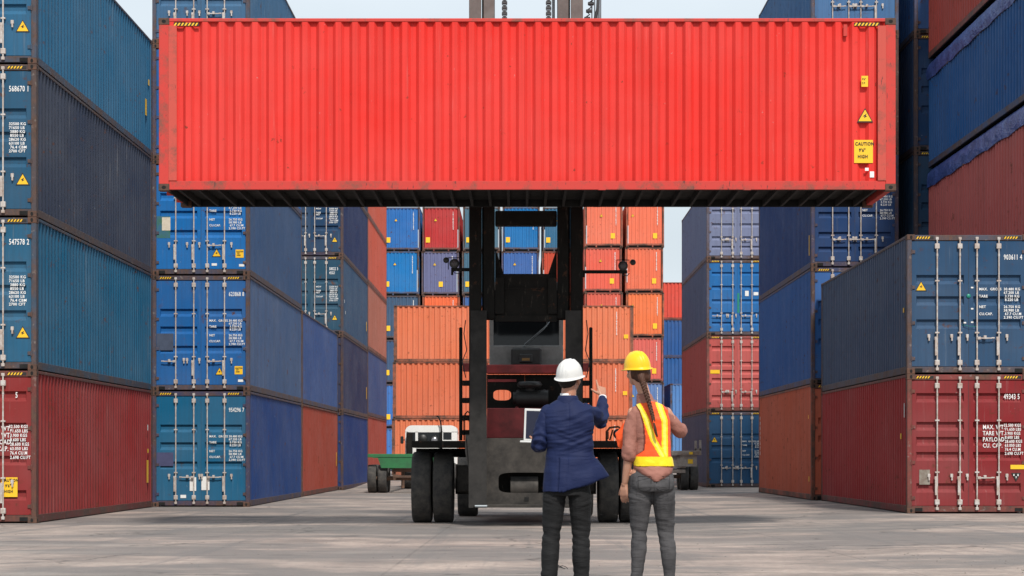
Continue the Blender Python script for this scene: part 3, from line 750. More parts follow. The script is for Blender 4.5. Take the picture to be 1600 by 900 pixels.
for s in (-1,1):
    m=MB()
    # outer channel and inner channel, open towards each other
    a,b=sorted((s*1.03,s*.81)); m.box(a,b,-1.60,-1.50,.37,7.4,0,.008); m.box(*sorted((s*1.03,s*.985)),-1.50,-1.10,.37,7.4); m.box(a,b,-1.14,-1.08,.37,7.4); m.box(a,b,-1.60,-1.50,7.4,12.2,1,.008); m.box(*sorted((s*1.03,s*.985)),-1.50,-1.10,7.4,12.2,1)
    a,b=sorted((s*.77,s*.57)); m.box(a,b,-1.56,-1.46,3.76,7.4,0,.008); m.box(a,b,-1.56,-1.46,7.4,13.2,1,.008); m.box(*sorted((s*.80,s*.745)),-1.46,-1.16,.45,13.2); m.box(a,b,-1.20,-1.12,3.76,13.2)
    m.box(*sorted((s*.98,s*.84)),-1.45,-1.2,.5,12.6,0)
    H_('mast_column',m,[M['steel'],M['mast_lit_grey']])  # black lower part imitates shade, grey upper part imitates sun
    # wide lower shoe of the column with its slanted bracket
    m=MB(); m.prism([(s*.71,.34),(s*1.035,.34),(s*1.035,1.2),(s*1.07,1.62),(s*1.02,1.66),(s*1.0,3.9),(s*.71,3.9)][::s],-1.66,-1.61)
    m.prism([(s*.97,.70),(s*1.10,1.35),(s*1.10,1.66),(s*.97,1.66)][::s],-1.60,-1.05)
    H_('mast_shoe',m,M['shoe'])
m=MB().box(-.56,.56,-1.50,-1.25,5.45,5.72,0,.02); H_('mast_crossbeam',m,M['steel'])
m=MB().box(-.56,.56,-1.52,-1.25,10.4,10.75,0,.02).box(-.56,.56,-1.5,-1.25,12.9,13.2,0,.02); H_('mast_top_crossbeam',m,M['steel'])
# carriage plate between the posts
m=MB().box(-.56,.56,-1.45,-1.30,3.72,4.58,0,.012).box(-.40,.34,-1.475,-1.452,4.30,4.33).box(-.56,.56,-1.49,-1.452,3.72,3.82).box(-.56,-.40,-1.53,-1.455,3.85,4.5).box(.40,.56,-1.53,-1.455,3.85,4.5)
for s in (-1,1): m.prism([(s*.56,4.57),(s*.40,4.57),(s*.56,5.05)],-1.42,-1.32)
H_('carriage',m,M['steel'])
# side spreader behind the lifted box, with its short arms
m=MB().box(-5.9,5.9,-2.22,-1.86,7.55,7.95,0,.02).box(-.62,.62,-1.86,-1.62,6.0,8.0)
for s in (-1,1): m.box(*sorted((s*5.9,s*6.02)),-2.30,-1.9,7.2,8.32)
H_('spreader_beam',m,M['steel'])
# cab
m=MB().box(-.70,.72,.72,2.3,2.98,3.40,0,.02).box(-.70,.72,.75,2.3,4.45,4.62,0,.04)
for x in (-.70,.64): m.box(x,x+.08,.74,.84,3.4,4.45); m.box(x,x+.08,2.2,2.3,3.4,4.45)
cab=H_('cab',m,M['cab_grey'])
H_('windscreen',MB().box(-.63,.65,.77,.79,3.39,4.46),M['glass'],cab)
H_('cab_side_glass',MB().box(.705,.715,.85,2.2,3.4,4.45).box(-.695,-.685,.85,2.2,3.4,4.45).box(-.62,.64,2.24,2.26,3.4,4.45),M['glass'],cab)
H_('wiper',MB().tube([(.46,.70,3.86),(.40,.70,3.78),(-.02,.69,3.42),(-.05,.70,3.30)],.009,6).tube([(.44,.70,3.82),(.34,.69,3.70),(.0,.69,3.40)],.006,6).tube([(.41,.71,4.0),(.405,.70,3.75)],.006,6),M['pipe'],cab)
m=MB().box(-.28,.30,.45,.71,3.0,3.33,0,.03).box(-.13,.13,.40,.46,3.05,3.22,0,.02)
H_('seat_box',m,M['black_plastic'],cab)
H_('amber_label',MB().box(-.075,.075,.395,.399,3.09,3.14),plain('faded_amber_label',(.30,.17,.05,1),.6,0,.6,20),cab)
# engine deck: red beam, dark panel with a see-through hole, air cleaner, red box
m=MB().box(-.74,.78,.05,.35,2.83,3.0,0,.015); H_('red_crossbeam',m,M['truck_red'])
m=MB()
def panel_hole(m,x0,x1,z0,z1,hx,hz,rx,rz,y0,y1,e=2.):
    n=28; out=[];inn=[]
    for k in range(n):
        a=2*math.pi*k/n+math.pi/n; ca,sa=math.cos(a),math.sin(a)
        inn.append((hx+rx*math.copysign(abs(ca)**(2/e),ca),hz+rz*math.copysign(abs(sa)**(2/e),sa)))
        tt=min(((x1-hx)/ca if ca>0 else (x0-hx)/ca),((z1-hz)/sa if sa>0 else (z0-hz)/sa)); out.append((hx+ca*tt,hz+sa*tt))
    # corner points
    for cxn,czn in ((x0,z0),(x1,z0),(x1,z1),(x0,z1)):
        k=min(range(n),key=lambda i:(out[i][0]-cxn)**2+(out[i][1]-czn)**2); out[k]=(cxn,czn)
    v=[(x,y0,z) for x,z in out]+[(x,y0,z) for x,z in inn]+[(x,y1,z) for x,z in out]+[(x,y1,z) for x,z in inn]
    f=[]
    for k in range(n):
        k2=(k+1)%n; f+=[(k,k2,n+k2,n+k),(2*n+k,3*n+k,3*n+k2,2*n+k2),(n+k,n+k2,3*n+k2,3*n+k),(k,2*n+k,2*n+k2,k2)]
    m.add(v,f)
panel_hole(m,-.74,-.02,2.17,2.82,-.45,2.43,.17,.10,.3,.34,3)
m.box(-.019,.76,.3,.34,2.17,2.82)
H_('deck_panel',m,M['steel'])
H_('grimy_red_strip',MB().box(-.72,-.18,.26,.295,2.68,2.73),M['truck_red'])
m=MB().cyl((-.18,-.15,2.36),(.42,-.15,2.36),.16,20).cyl((-.24,-.15,2.36),(-.18,-.15,2.36),.12,16).lathe([(.0,2.68),(.2,2.67),(.24,2.62),(.22,2.57),(.1,2.55),(.1,2.5)],(.07,-.15,0),'Z',24)
for k in range(5): m.cyl((-.15+k*.12,-.15,2.36),(-.12+k*.12,-.15,2.36),.172,20)
H_('air_cleaner',m,M['black_plastic'])
m=MB().box(-.72,.74,-.75,-.1,1.6,2.16,0,.015).cyl((-.17,-.5,2.16),(-.17,-.5,2.19),.03,10); H_('red_tool_box',m,M['truck_red'])
# mast foot plate with its rounded opening and roller
m=MB(); panel_hole(m,-.94,.94,.37,1.6,.0,.79,.50,.185,-1.55,-1.47,5); m.box(-.94,.94,-1.7,-1.56,.345,.40,0,.01)
m.box(-.03,.05,-1.56,-1.549,.46,.53,1); H_('mast_foot_plate',m,[M['base_steel'],M['dark']])
H_('mast_foot_box',MB().box(-.94,.94,-1.0,-.2,.5,1.58,0,.02).box(-.93,.93,-1.12,-1.1,.45,1.2),M['steel'])
H_('tilt_roller',MB().cyl((-.28,-1.25,.70),(.22,-1.25,.70),.20,24),M['base_steel'])
H_('grease_nozzle',MB().cyl((-.92,-1.74,.37),(-.70,-1.74,.37),.025,8),M['pipe'])
# chassis, counterweight, axles
m=MB().box(-1.0,1.0,.6,5.4,.72,1.55,0,.04); H_('chassis',m,M['steel'])
m=MB().box(-1.15,1.15,4.6,6.2,.65,2.1,0,.08); H_('counterweight',m,M['truck_red'])
H_('engine_hood',MB().box(-.2,1.0,2.4,4.6,1.56,2.3,0,.05),M['truck_red'])
m=MB().cyl((-1.35,.8,.7),(1.35,.8,.7),.16,14).box(-1.33,-.95,.45,.95,.58,1.1,0,.03).box(.95,1.33,.45,.95,.58,1.1,0,.03); H_('front_axle',m,M['base_steel'])
H_('rear_axle',MB().box(-.9,.9,4.85,5.15,.5,.75,0,.03),M['base_steel'])
def tyre_mesh(r,w,rim=.6):
    def f():
        m=MB(); h=w/2
        m.lathe([(r*rim,-h*.86),(r*.80,-h*.98),(r*.93,-h),(r*.975,-h*.92),(r,-h*.72),(r*1.0,0),(r,h*.72),(r*.975,h*.92),(r*.93,h),(r*.80,h*.98),(r*rim,h*.86)],(0,0,0),'X',48)
        for k in range(24):      # worn tread notches near the shoulders
            a=2*math.pi*(k+.3)/24; ca,sa=math.cos(a)*r,math.sin(a)*r
            for s in (-1,1): m.cyl((s*h*.55,ca*1.0,sa*1.0),(s*h*.86,ca*.985,sa*.985),.008,4)
        return m.mesh('tyre')
    return cached(('tyre',r,w),f)
def rim_mesh(r,w,rim=.6):
    def f():
        m=MB(); h=w/2; q=r*rim
        m.lathe([(q*1.02,-h*.88),(q*.94,-h*.9),(q*.88,-h*.5),(q*.4,-h*.35),(q*.38,-h*.7),(0,-h*.72)],(0,0,0),'X',32)
        m.lathe([(q*1.02,h*.88),(q*.94,h*.9),(q*.88,h*.5),(q*.4,h*.35),(q*.38,h*.7),(0,h*.72)],(0,0,0),'X',32)
        return m.mesh('rim')
    return cached(('rim',r,w),f)
def wheel(par,x,y,z,r,w,mat=None):
    e=empty('wheel',(x,y,z)); e.parent=par
    put('tyre',tyre_mesh(r,w),e,M['tyre']); put('rim',rim_mesh(r,w),e,mat or M['base_steel']); return e
for s in (-1,1):
    wheel(ht,s*1.985,.8,.675,.68,.375); wheel(ht,s*1.575,.8,.675,.68,.375); wheel(ht,s*1.22,5.0,.655,.66,.42)
    m=MB().box(*sorted((s*1.05,s*2.15)),-.1,1.65,1.43,1.56,0,.015).box(*sorted((s*1.05,s*2.13)),1.2,1.24,1.25,1.42)
    H_('mudguard',m,M['steel'])
    # ladder with rungs, handrail
    m=MB(); m.box(*sorted((s*1.27,s*1.205)),.35,.41,1.57,3.72,0,.01); m.box(*sorted((s*1.25,s*1.215)),.25,.28,2.7,3.72,0,.01)
    for z in (1.72,2.0,2.33,2.66): m.box(*sorted((s*1.06,s*1.205)),.30,.46,z-.05,z+.05,0,.008)
    m.tube([(s*1.17,.2,1.57),(s*1.17,.2,1.98),(s*1.15,.2,2.07),(s*1.10,.2,2.12),(s*1.05,.2,2.07),(s*1.03,.2,1.98),(s*1.03,.2,1.57)],.014,6)
    H_('ladder',m,M['steel'])
    H_('ladder_red_bracket',MB().box(*sorted((s*1.0,s*1.2)),.33,.43,2.88,3.04,0,.01),M['truck_red'])
    H_('hanging_cable',MB().tube([(s*1.10,-1.3,3.75),(s*1.13,-1.3,3.5),(s*1.08,-1.3,3.2),(s*1.16,-1.3,3.0),(s*1.10,-1.3,2.7)],.009,6),M['hose'])
# work lamps on arms
def lamp(x0,x1,xl,xs,zarm):
    m=MB().box(*sorted((x0,x1)),-1.42,-1.37,zarm-.03,zarm+.03,0,.006)
    d=.105; m.box(xl-d-.012,xl-d,-1.42,-1.38,zarm,zarm+.22); m.box(xl+d,xl+d+.012,-1.42,-1.38,zarm,zarm+.22); m.box(xl-d,xl+d,-1.42,-1.38,zarm+.208,zarm+.22)
    m.box(min(x0,x1),min(x0,x1)+.04,-1.41,-1.38,zarm-.1,zarm+.03)
    a=H_('lamp_arm',m,M['steel'])
    H_('work_lamp',MB().lathe([(0,-.05),(.05,-.05),(.08,-.045),(.09,-.03),(.085,.02),(.04,.07),(0,.075)],(xl,-1.42,zarm+.105),'Y',20),M['black_plastic'],a)
    H_('work_lamp_lens',MB().lathe([(0,-.056),(.045,-.055),(.05,-.052),(.052,-.049)],(xl,-1.42,zarm+.105),'Y',20),plain('grey_lamp_face',(.07,.06,.065,1),.4),a)
    H_('side_lamp',MB().lathe([(0,-.04),(.045,-.035),(.055,-.02),(.045,.02),(0,.05)],(xs,-1.40,zarm+.17),'Y',16),M['black_plastic'],a)
    H_('lamp_cable',MB().tube([(xl-.02,-1.38,zarm-.02),(xl,-1.38,zarm-.06),(xl+.08,-1.38,zarm-.07),(xl+.12,-1.38,zarm-.02)],.008,6),M['hose'],a)
lamp(-1.03,-1.36,-1.30,-1.45,4.66); lamp(1.03,1.84,1.76,1.94,4.62)
# lift chains, rods and the hose bundle at the top
for x in (-.39,.41):
    m=MB(); z=8.0
    while z<12.9:
        m.box(x-.045,x-.03,-1.40,-1.35,z,z+.075); m.box(x+.03,x+.045,-1.40,-1.35,z,z+.075); m.cyl((x-.05,-1.375,z+.037),(x+.05,-1.375,z+.037),.022,6); m.box(x-.028,x+.028,-1.39,-1.36,z+.055,z+.105); z+=.098
    tag(H_('lift_chain',m,M['hose']))
H_('lift_rod',MB().cyl((.50,-1.2,8.0),(.50,-1.2,12.9),.028,10),M['pipe'])
m=MB()
for x in (1.20,1.25,1.30,1.36): m.cyl((x,-1.3,7.6),(x,-1.3,12.9),.012,8)
m.cyl((1.33,-1.3,7.6),(1.33,-1.3,12.9),.02,8); H_('hydraulic_pipes',m,M['pipe'])
m=MB()
for k in range(16):
    z=8.4+k*.135; x=1.07+.02*math.sin(k*.9)+max(0,(k-3))*.018
    m.box(x-.05,x+.06,-1.36,-1.28,z,z+.055,0,.01); m.tube([(x-.02,-1.32,z+.05),(x+.05,-1.33,z+.1),(x+.01,-1.32,z+.14)],.012,6)
m.tube([(1.05,-1.32,8.0),(1.08,-1.32,8.5),(1.18,-1.33,8.95),(1.30,-1.33,9.4),(1.34,-1.33,10.2)],.026,8)
H_('drag_chain',m,M['hose'])
# bracketed round lamp on the right mudguard
rb=H_('lamp_bracket',MB().tube([(1.56,.9,1.56),(1.56,.9,1.74),(1.62,.9,1.82),(1.78,.9,1.84),(1.86,.9,1.78),(1.88,.9,1.56)],.022,8).box(1.55,1.60,.86,.93,1.6,1.75,0,.01).tube([(1.62,.9,1.58),(1.68,.9,1.78)],.016,6),plain('rusty_bracket',(.16,.055,.022,1),.8,0,.8,15))
H_('round_lamp',MB().lathe([(0,-.04),(.05,-.04),(.085,-.03),(.10,-.01),(.09,.05),(0,.08)],(1.78,.86,1.70),'Y',20),M['black_plastic'],rb)
H_('round_lamp_lens',MB().lathe([(0,-.045),(.05,-.044),(.06,-.041)],(1.78,.86,1.70),'Y',20),M['lens'],rb)

# ------------------------------------------------------------------ left: white tractor unit and green trailer
M['green']=plain('green_trailer_paint',(.022,.17,.055,1),.55,0,.7,3,.1,(.02,.08,.035,1))
M['white_paint']=plain('white_cab_paint',(.80,.79,.77,1),.4,0,.25,3,0,(.6,.57,.52,1))
M['rusty']=plain('rusty_beam',(.14,.075,.045,1),.8,0,.9,4,.3,(.05,.035,.03,1))
M['greyrust']=plain('grey_rusty_chassis',(.34,.31,.28,1),.75,0,.9,3,.3,(.16,.10,.075,1))
tl=empty('flatbed_trailer',(-4.0,70,0)); tag(tl,'empty green flatbed trailer with dual wheels, behind the white tractor unit','trailer')
m=MB().box(-1.26,1.26,0,.12,1.22,1.34,0,.01).box(-1.26,-1.14,.12,9.6,1.22,1.33).box(1.14,1.26,.12,9.6,1.22,1.33)
for k in range(1,13): m.box(-1.14,1.14,k*.75,k*.75+.08,1.2,1.29)
m.prism([(-.92,1.22),(1.2,1.22),(1.0,.86),(-.80,.86)],.02,.09)
for x in (-.5,.42): m.box(x,x+.1,.1,9.6,.8,1.21)
for k in range(4): m.box(-1.27,-1.262,.0,.1,1.23+k*.025,1.24+k*.025)
put('bed',m,tl,M['green'])
put('rear_bumper',MB().box(-.45,.5,.15,.3,.72,.85,0,.01).box(-.40,-.32,.2,.3,.45,.72).box(.32,.40,.2,.3,.45,.72).box(-.42,.42,.18,.3,.52,.60,0,.01),tl,M['rusty'])
put('axle',MB().cyl((-1.2,.5,.5),(1.2,.5,.5),.07,10).cyl((-1.2,1.75,.5),(1.2,1.75,.5),.07,10),tl,M['rusty'])
for yy in (.5,1.75):
    for s in (-1,1): wheel(tl,s*1.13,yy,.49,.48,.30); wheel(tl,s*.77,yy,.49,.48,.30)
put('landing_leg',MB().box(-.55,-.43,7.4,7.52,.05,.8).box(.43,.55,7.4,7.52,.05,.8),tl,M['rusty'])
# cab
tk=empty('tractor_unit',(-3.55,80.4,0)); tag(tk,'white tractor unit cab seen from behind, beyond the green trailer','truck')
m=MB(); w=1.02
def rr(w_,z0,z1,r_,n=5):
    p=[(-w_,z0),(w_,z0)]
    for k in range(n+1): a=math.pi/2*k/n; p.append((w_-r_+r_*math.cos(a),z1-r_+r_*math.sin(a)))
    for k in range(n+1): a=math.pi/2+math.pi/2*k/n; p.append((-w_+r_+r_*math.cos(a),z1-r_+r_*math.sin(a)))
    return p
m.prism(rr(w,2.2,2.47,.25),0,1.75); m.box(-w,w,.0,.06,.95,1.62); m.box(-w,-w+.07,.06,1.75,.95,1.55); m.box(w-.07,w,.06,1.75,.95,1.55); m.box(-w,w,1.69,1.75,.95,1.6)
m.box(-w,-w+.12,.0,.1,1.62,2.22); m.box(w-.22,w,.0,.1,1.62,2.22); m.box(.36,.47,.0,.06,1.62,2.22); m.box(-.62,-.52,.0,.06,1.62,2.22)
m.box(-w,-w+.08,1.66,1.74,1.6,2.22); m.box(w-.08,w,1.66,1.74,1.6,2.22)
put('cab_shell',m,tk,M['white_paint'])
put('rear_window',MB().box(-.52,.36,.03,.05,1.62,2.22).box(.47,w-.22,.03,.05,1.9,2.22).box(-w+.12,-.62,.03,.05,1.62,2.22),tk,M['glass'])
put('rear_panel',MB().box(.47,w-.22,.02,.045,1.62,1.9),tk,M['white_paint'])
put('side_window',MB().box(-w+.02,-w+.03,.1,1.66,1.56,2.21).box(w-.03,w-.02,.1,1.66,1.56,2.21).box(-w+.08,w-.08,1.70,1.71,1.6,2.2),tk,M['glass'])
put('work_lamp',MB().lathe([(0,-.1),(.14,-.09),(.17,-.06),(.15,.0),(.0,.02)],(-.32,0,1.95),'Y',20),tk,M['black_plastic'])
o=put('work_lamp',MB().lathe([(0,-.1),(.10,-.1),(.16,-.08),(.18,-.05),(.15,.0),(.0,.02)],(.13,0,1.88),'Y',20),tk,M['black_plastic'])
put('lamp_lens',MB().lathe([(0,-.115),(.11,-.112),(.12,-.10)],(.13,0,1.88),'Y',20),o,M['lens'])
put('exhaust_hose',MB().tube([(.42,-.2,1.1),(.42,-.2,2.2),(.38,-.2,2.6),(.30,-.2,2.8),(.22,-.2,2.84)],.03,8).box(.34,.44,-.22,-.1,1.2,2.2,0,.01),tk,M['steel'])
put('mirror',MB().box(-1.22,-1.10,.2,.28,1.75,2.05,0,.03).cyl((-1.1,.24,1.9),(-1.0,.24,1.9),.02,8),tk,M['black_plastic'])
put('air_intake',MB().box(-.96,-.72,-.35,-.1,1.15,2.2,0,.04),tk,M['steel'])
put('truck_chassis',MB().box(-.45,.45,-1.6,2.6,.75,.95,0,.02).box(-.9,.9,-1.2,-.9,.5,.62),tk,M['steel'])
put('bonnet',MB().box(-.95,.95,1.76,2.7,.9,1.5,0,.08),tk,M['white_paint'])
for s in (-1,1): wheel(tk,s*.85,-1.05,.5,.5,.3); wheel(tk,s*.95,2.1,.5,.5,.3)
# ------------------------------------------------------------------ right: rusty skeletal trailer
tr=empty('skeletal_trailer',(5.15,73,ground_z(5.15,73)-.0)); tag(tr,'rusty grey skeletal trailer with dual wheels, partly hidden behind the woman','trailer')
m=MB().box(-1.26,1.26,0,.16,1.26,1.42,0,.01)
for x in (-.52,.40): m.box(x,x+.12,.1,11,.86,1.26)
for k in (3,6,9.5): m.box(-1.26,1.26,k,k+.14,1.24,1.38)
m.box(.50,1.1,.05,.13,.86,1.25); m.box(-1.1,-.55,.05,.13,.86,1.25)
m.prism([(-1.0,1.24),(1.0,1.24),(.7,.8),(-.7,.8)],.14,.2)
m.box(-.7,.7,.1,.2,.62,.75,0,.01)
put('chassis_frame',m,tr,M['greyrust'])
put('corner_stake',MB().box(1.02,1.10,.02,.14,1.42,1.78,0,.01).box(1.18,1.26,.02,.14,1.42,1.80,0,.01).box(1.02,1.26,.02,.1,1.42,1.5),tr,M['greyrust'])
put('corner_stake',MB().box(-1.10,-1.02,.02,.14,1.42,1.78,0,.01).box(-1.26,-1.18,.02,.14,1.42,1.80,0,.01),tr,M['greyrust'])
put('yellow_label',MB().box(.82,.95,-.004,-.001,1.29,1.38).box(.78,.96,.04,.048,.96,1.12),tr,M['yellow'])
put('axle',MB().cyl((-1.2,.6,.5),(1.2,.6,.5),.07,10),tr,M['rusty'])
for s in (-1,1): wheel(tr,s*1.03,.6,.49,.48,.29); wheel(tr,s*.69,.6,.49,.48,.29); wheel(tr,s*1.03,1.85,.49,.48,.29); wheel(tr,s*.69,1.85,.49,.48,.29)
put('landing_leg',MB().box(-.55,-.43,8.4,8.52,.0,.86).box(.43,.55,8.4,8.52,.0,.86),tr,M['rusty'])
# ------------------------------------------------------------------ people
def organic(name, mb, voxel=.008, smooth=3, disp=None, mats=(), parent=None, matfn=None, fac=.5, loc=(0,0,0)):
    """shapes fused into one continuous skin, then folded by a displacement function"""
    me=mb.mesh(name+'_raw'); o=bpy.data.objects.new(name+'_raw',me); COL.objects.link(o)
    md=o.modifiers.new('r','REMESH'); md.mode='VOXEL'; md.voxel_size=voxel; md.use_smooth_shade=True
    if smooth: sm=o.modifiers.new('s','SMOOTH'); sm.factor=fac; sm.iterations=smooth
    dg=bpy.context.evaluated_depsgraph_get(); dg.update()
    n=bpy.data.meshes.new_from_object(o.evaluated_get(dg)); bpy.data.objects.remove(o); bpy.data.meshes.remove(me)
    n.name=name
    if disp:
        ns=[v.normal.copy() for v in n.vertices]
        for v,nn in zip(n.vertices,ns):
            d=disp(v.co,nn)
            v.co=v.co+nn*d
    n.materials.clear()
    for m in (mats if isinstance(mats,(list,tuple)) else [mats]): n.materials.append(m)
    if matfn:
        kill=[]
        for p in n.polygons:
            k=matfn(p.center,p.normal)
            if k<0: kill.append(p.index)
            else: p.material_index=k
        if kill:
            bm=bmesh.new(); bm.from_mesh(n); bm.faces.ensure_lookup_table(); bmesh.ops.delete(bm,geom=[bm.faces[i] for i in kill],context='FACES'); bm.to_mesh(n); bm.free()
    for p in n.polygons: p.use_smooth=True
    n.update()
    ob=bpy.data.objects.new(name,n); COL.objects.link(ob); ob.location=loc
    if parent: ob.parent=parent
    return ob
def loft(m, rings, n=36):
    """rings of (cx,cy,z,rx,ry,exponent); closed"""
    v=[]
    for (cx_,cy_,z,rx,ry,e) in rings:
        for k in range(n):
            a=2*math.pi*k/n; ca,sa=math.cos(a),math.sin(a)
            v.append((cx_+rx*math.copysign(abs(ca)**(2/e),ca),cy_+ry*math.copysign(abs(sa)**(2/e),sa),z))
    N=len(rings)
    f=[(i*n+k,i*n+(k+1)%n,(i+1)*n+(k+1)%n,(i+1)*n+k) for i in range(N-1) for k in range(n)]
    f.append(tuple(range(n-1,-1,-1))); f.append(tuple((N-1)*n+k for k in range(n)))
    m.add(v,f,0,True); return m
def limb(m, pts, rad, n=16, sub=5):
    """smooth tapered limb through joints"""
    P=[Vector(p) for p in pts]; out=[]; rr=[]
    for i in range(len(P)-1):
        p0=P[max(i-1,0)];p1=P[i];p2=P[i+1];p3=P[min(i+2,len(P)-1)]
        for k in range(sub+(1 if i==len(P)-2 else 0)):
            t_=k/sub; a=.5*((2*p1)+(p2-p0)*t_+(2*p0-5*p1+4*p2-p3)*t_**2+(3*p1-p0-3*p2+p3)*t_**3)
            out.append(a); rr.append(rad[i]+(rad[i+1]-rad[i])*t_)
    m.tube(out,rr,n)
    for p,r_ in ((out[0],rr[0]),(out[-1],rr[-1])): ball(m,p,(r_,r_,r_))
    return m
def ball(m,c,r,n=16):
    c=Vector(c); prof=[]; v=[]; k_=10
    for i in range(1,k_):
        a=math.pi*i/k_
        for k in range(n):
            b=2*math.pi*k/n; v.append((c.x+r[0]*math.sin(a)*math.cos(b),c.y+r[1]*math.sin(a)*math.sin(b),c.z+r[2]*math.cos(a)))
    f=[(i*n+k,i*n+(k+1)%n,(i+1)*n+(k+1)%n,(i+1)*n+k) for i in range(k_-2) for k in range(n)]
    t0=len(v); v.append((c.x,c.y,c.z+r[2])); v.append((c.x,c.y,c.z-r[2]))
    f+=[(t0,(k+1)%n,k) for k in range(n)]+[(t0+1,(k_-2)*n+k,(k_-2)*n+(k+1)%n) for k in range(n)]
    m.add(v,f,0,True); return m
def hand(m, w, d, n, t_, curls, thumb=(.5,.6), s=1.):
    """w wrist, d along the palm, n back of the hand, t_ towards the thumb"""
    w=Vector(w); d=Vector(d).normalized(); n=Vector(n); n=(n-d*n.dot(d)).normalized(); t0=Vector(t_); t_=(t0-d*t0.dot(d)-n*t0.dot(n)).normalized()
    # palm as four fused metacarpal rays
    for j_,off in enumerate((.028,.010,-.009,-.026)):
        a=w+t_*off*.45*s; b=w+d*(.088-.004*abs(j_-1))*s+t_*off*s; m.tube([a,(a+b)/2+n*.002,b],[.015*s,.0145*s,.0115*s],10); ball(m,b,(.0115*s,)*3,10)
    ball(m,w,(.024*s,.024*s,.024*s),12)
    for off,ln,c_ in zip((.028,.010,-.009,-.026),(.072,.080,.074,.058),curls):
        p=w+d*.086*s+t_*off*s; dr=(d+t_*off*1.6).normalized(); pts=[p]; ang=0
        for q,cc in ((.42,.9),(.32,1.),(.26,.7)):
            ang+=c_*cc; dd=dr*math.cos(ang)-n*math.sin(ang); p=p+dd*ln*q*s; pts.append(p)
        m.tube(pts,[.0098*s,.0092*s,.0085*s,.0070*s],8); ball(m,pts[-1],(.0070*s,)*3,8); ball(m,pts[1],(.0095*s,)*3,8); ball(m,pts[2],(.0088*s,)*3,8)
    p=w+d*.028*s+t_*.022*s; dd=(d*thumb[0]+t_*thumb[1]-n*.25).normalized(); q=p+dd*.042*s; e=q+(dd+d*.35).normalized()*.033*s
    m.tube([p,q,e],[.0135*s,.0108*s,.0085*s],8); ball(m,e,(.0085*s,)*3,8)
def head(m,c,fwd,up=(0,0,1),s=1.):
    """skull, jaw, nose, lips, brow and ears; fwd is where the face looks"""
    c=Vector(c); f=Vector(fwd).normalized(); u=Vector(up); u=(u-f*u.dot(f)).normalized(); r_=f.cross(u)
    def P(a,b,h): return c+f*a*s+r_*b*s+u*h*s
    def e(a,b,h,ra,rb,rh):
        q=MB(); ball(q,(0,0,0),(ra*s,rb*s,rh*s),16)
        m.add([P(a,b,h)+f*x+r_*y+u*z for x,y,z in q.v],q.f,0,True)
    e(-.012,0,.03,.094,.077,.088); e(.028,0,-.045,.058,.056,.062); e(.052,0,-.085,.032,.034,.026)
    e(.085,0,-.018,.02,.011,.028); e(.098,0,-.033,.011,.014,.010)
    e(.078,0,-.062,.013,.022,.0065); e(.076,0,-.072,.012,.019,.007)
    for k in (-1,1):
        e(.070,k*.033,.012,.016,.024,.009); e(.060,k*.045,-.03,.02,.018,.022)
        e(-.012,k*.079,-.012,.019,.009,.032); e(-.006,k*.076,-.034,.010,.008,.014)
    return P
def eyes(P,f,par):
    for k in (-1,1):
        q=MB(); ball(q,P(.074,k*.033,0),(.0125,.0125,.0125),12); put('eye',q,par,M['eye_white'])
        q=MB(); ball(q,P(.083,k*.033,0),(.0055,.0055,.0055),10); put('iris',q,par,M['black_ink'])
def fabric(name,c,c2,rough=.85,weave=260,fold=None,sheen=0.,var=.6):
    t=NT(name); v=t.coords(False); n1=t.noise(v,(6,6,6),5,.6); n2=t.noise(v,(weave,weave,weave),2,.6); 
    col=t.mix(t.rng(n1,.3,.7,0,var),c,c2); col=t.mix(t.rng(n2,.35,.7,0,.35),col,c2)
    t.set(Base_Color=col,Roughness=rough); t.b.inputs['Sheen Weight'].default_value=sheen; t.b.inputs['Specular IOR Level'].default_value=.25
    f=t.noise(v,fold or (9,9,26),4,.6); t.bump(t.math('ADD',t.math('MULTIPLY',f,1.),t.math('MULTIPLY',n2,.05)),.55,.012); return t.m
M['eye_white']=plain('eye_white',(.7,.68,.66,1),.3,0,.1)
def skin(name,c,c2):
    t=NT(name); v=t.coords(False); n1=t.noise(v,(14,14,14),4,.6); t.set(Base_Color=t.mix(t.rng(n1,.3,.7,0,.7),c,c2),Roughness=.5)
    t.b.inputs['Subsurface Weight'].default_value=.12; t.b.inputs['Subsurface Radius'].default_value=(.01,.004,.002); t.bump(n1,.1,.003); return t.m
M['skin_m']=skin('tanned_skin',(.42,.20,.125,1),(.33,.14,.09,1)); M['skin_w']=skin('light_skin',(.52,.28,.19,1),(.44,.20,.135,1))
M['jacket']=fabric('navy_suit_cloth',(.005,.010,.046,1),(.009,.018,.070,1),.72,300,(7,7,20))
M['trousers']=fabric('black_denim',(.007,.007,.0075,1),(.016,.016,.017,1),.8,260,(12,12,40))
M['jeans']=fabric('washed_grey_denim',(.026,.025,.027,1),(.088,.084,.087,1),.85,300,(10,10,60),0,.9)
M['shirt']=fabric('dusty_rose_shirt_cloth',(.33,.145,.11,1),(.24,.10,.078,1),.7,240,(12,12,22))
M['white_cloth']=fabric('white_shirt_cloth',(.72,.72,.73,1),(.6,.6,.62,1))
M['vest_orange']=fabric('orange_vest_cloth',(.85,.10,.018,1),(.70,.075,.014,1),.6,300,(9,9,14),.1,.5)
M['vest_yellow']=fabric('yellow_reflective_tape',(.84,.62,.012,1),(.76,.55,.012,1),.45,300,(9,9,14),.1,.3)
M['vest_silver']=fabric('pale_reflective_stripe',(.86,.70,.10,1),(.80,.66,.16,1),.35,300,(9,9,14),.1,.3)
M['vest_red']=fabric('dark_red_binding',(.22,.03,.018,1),(.16,.025,.015,1))
M['hair_dark']=fabric('short_black_hair',(.010,.008,.007,1),(.02,.014,.01,1),.6,120,(60,60,10),0)
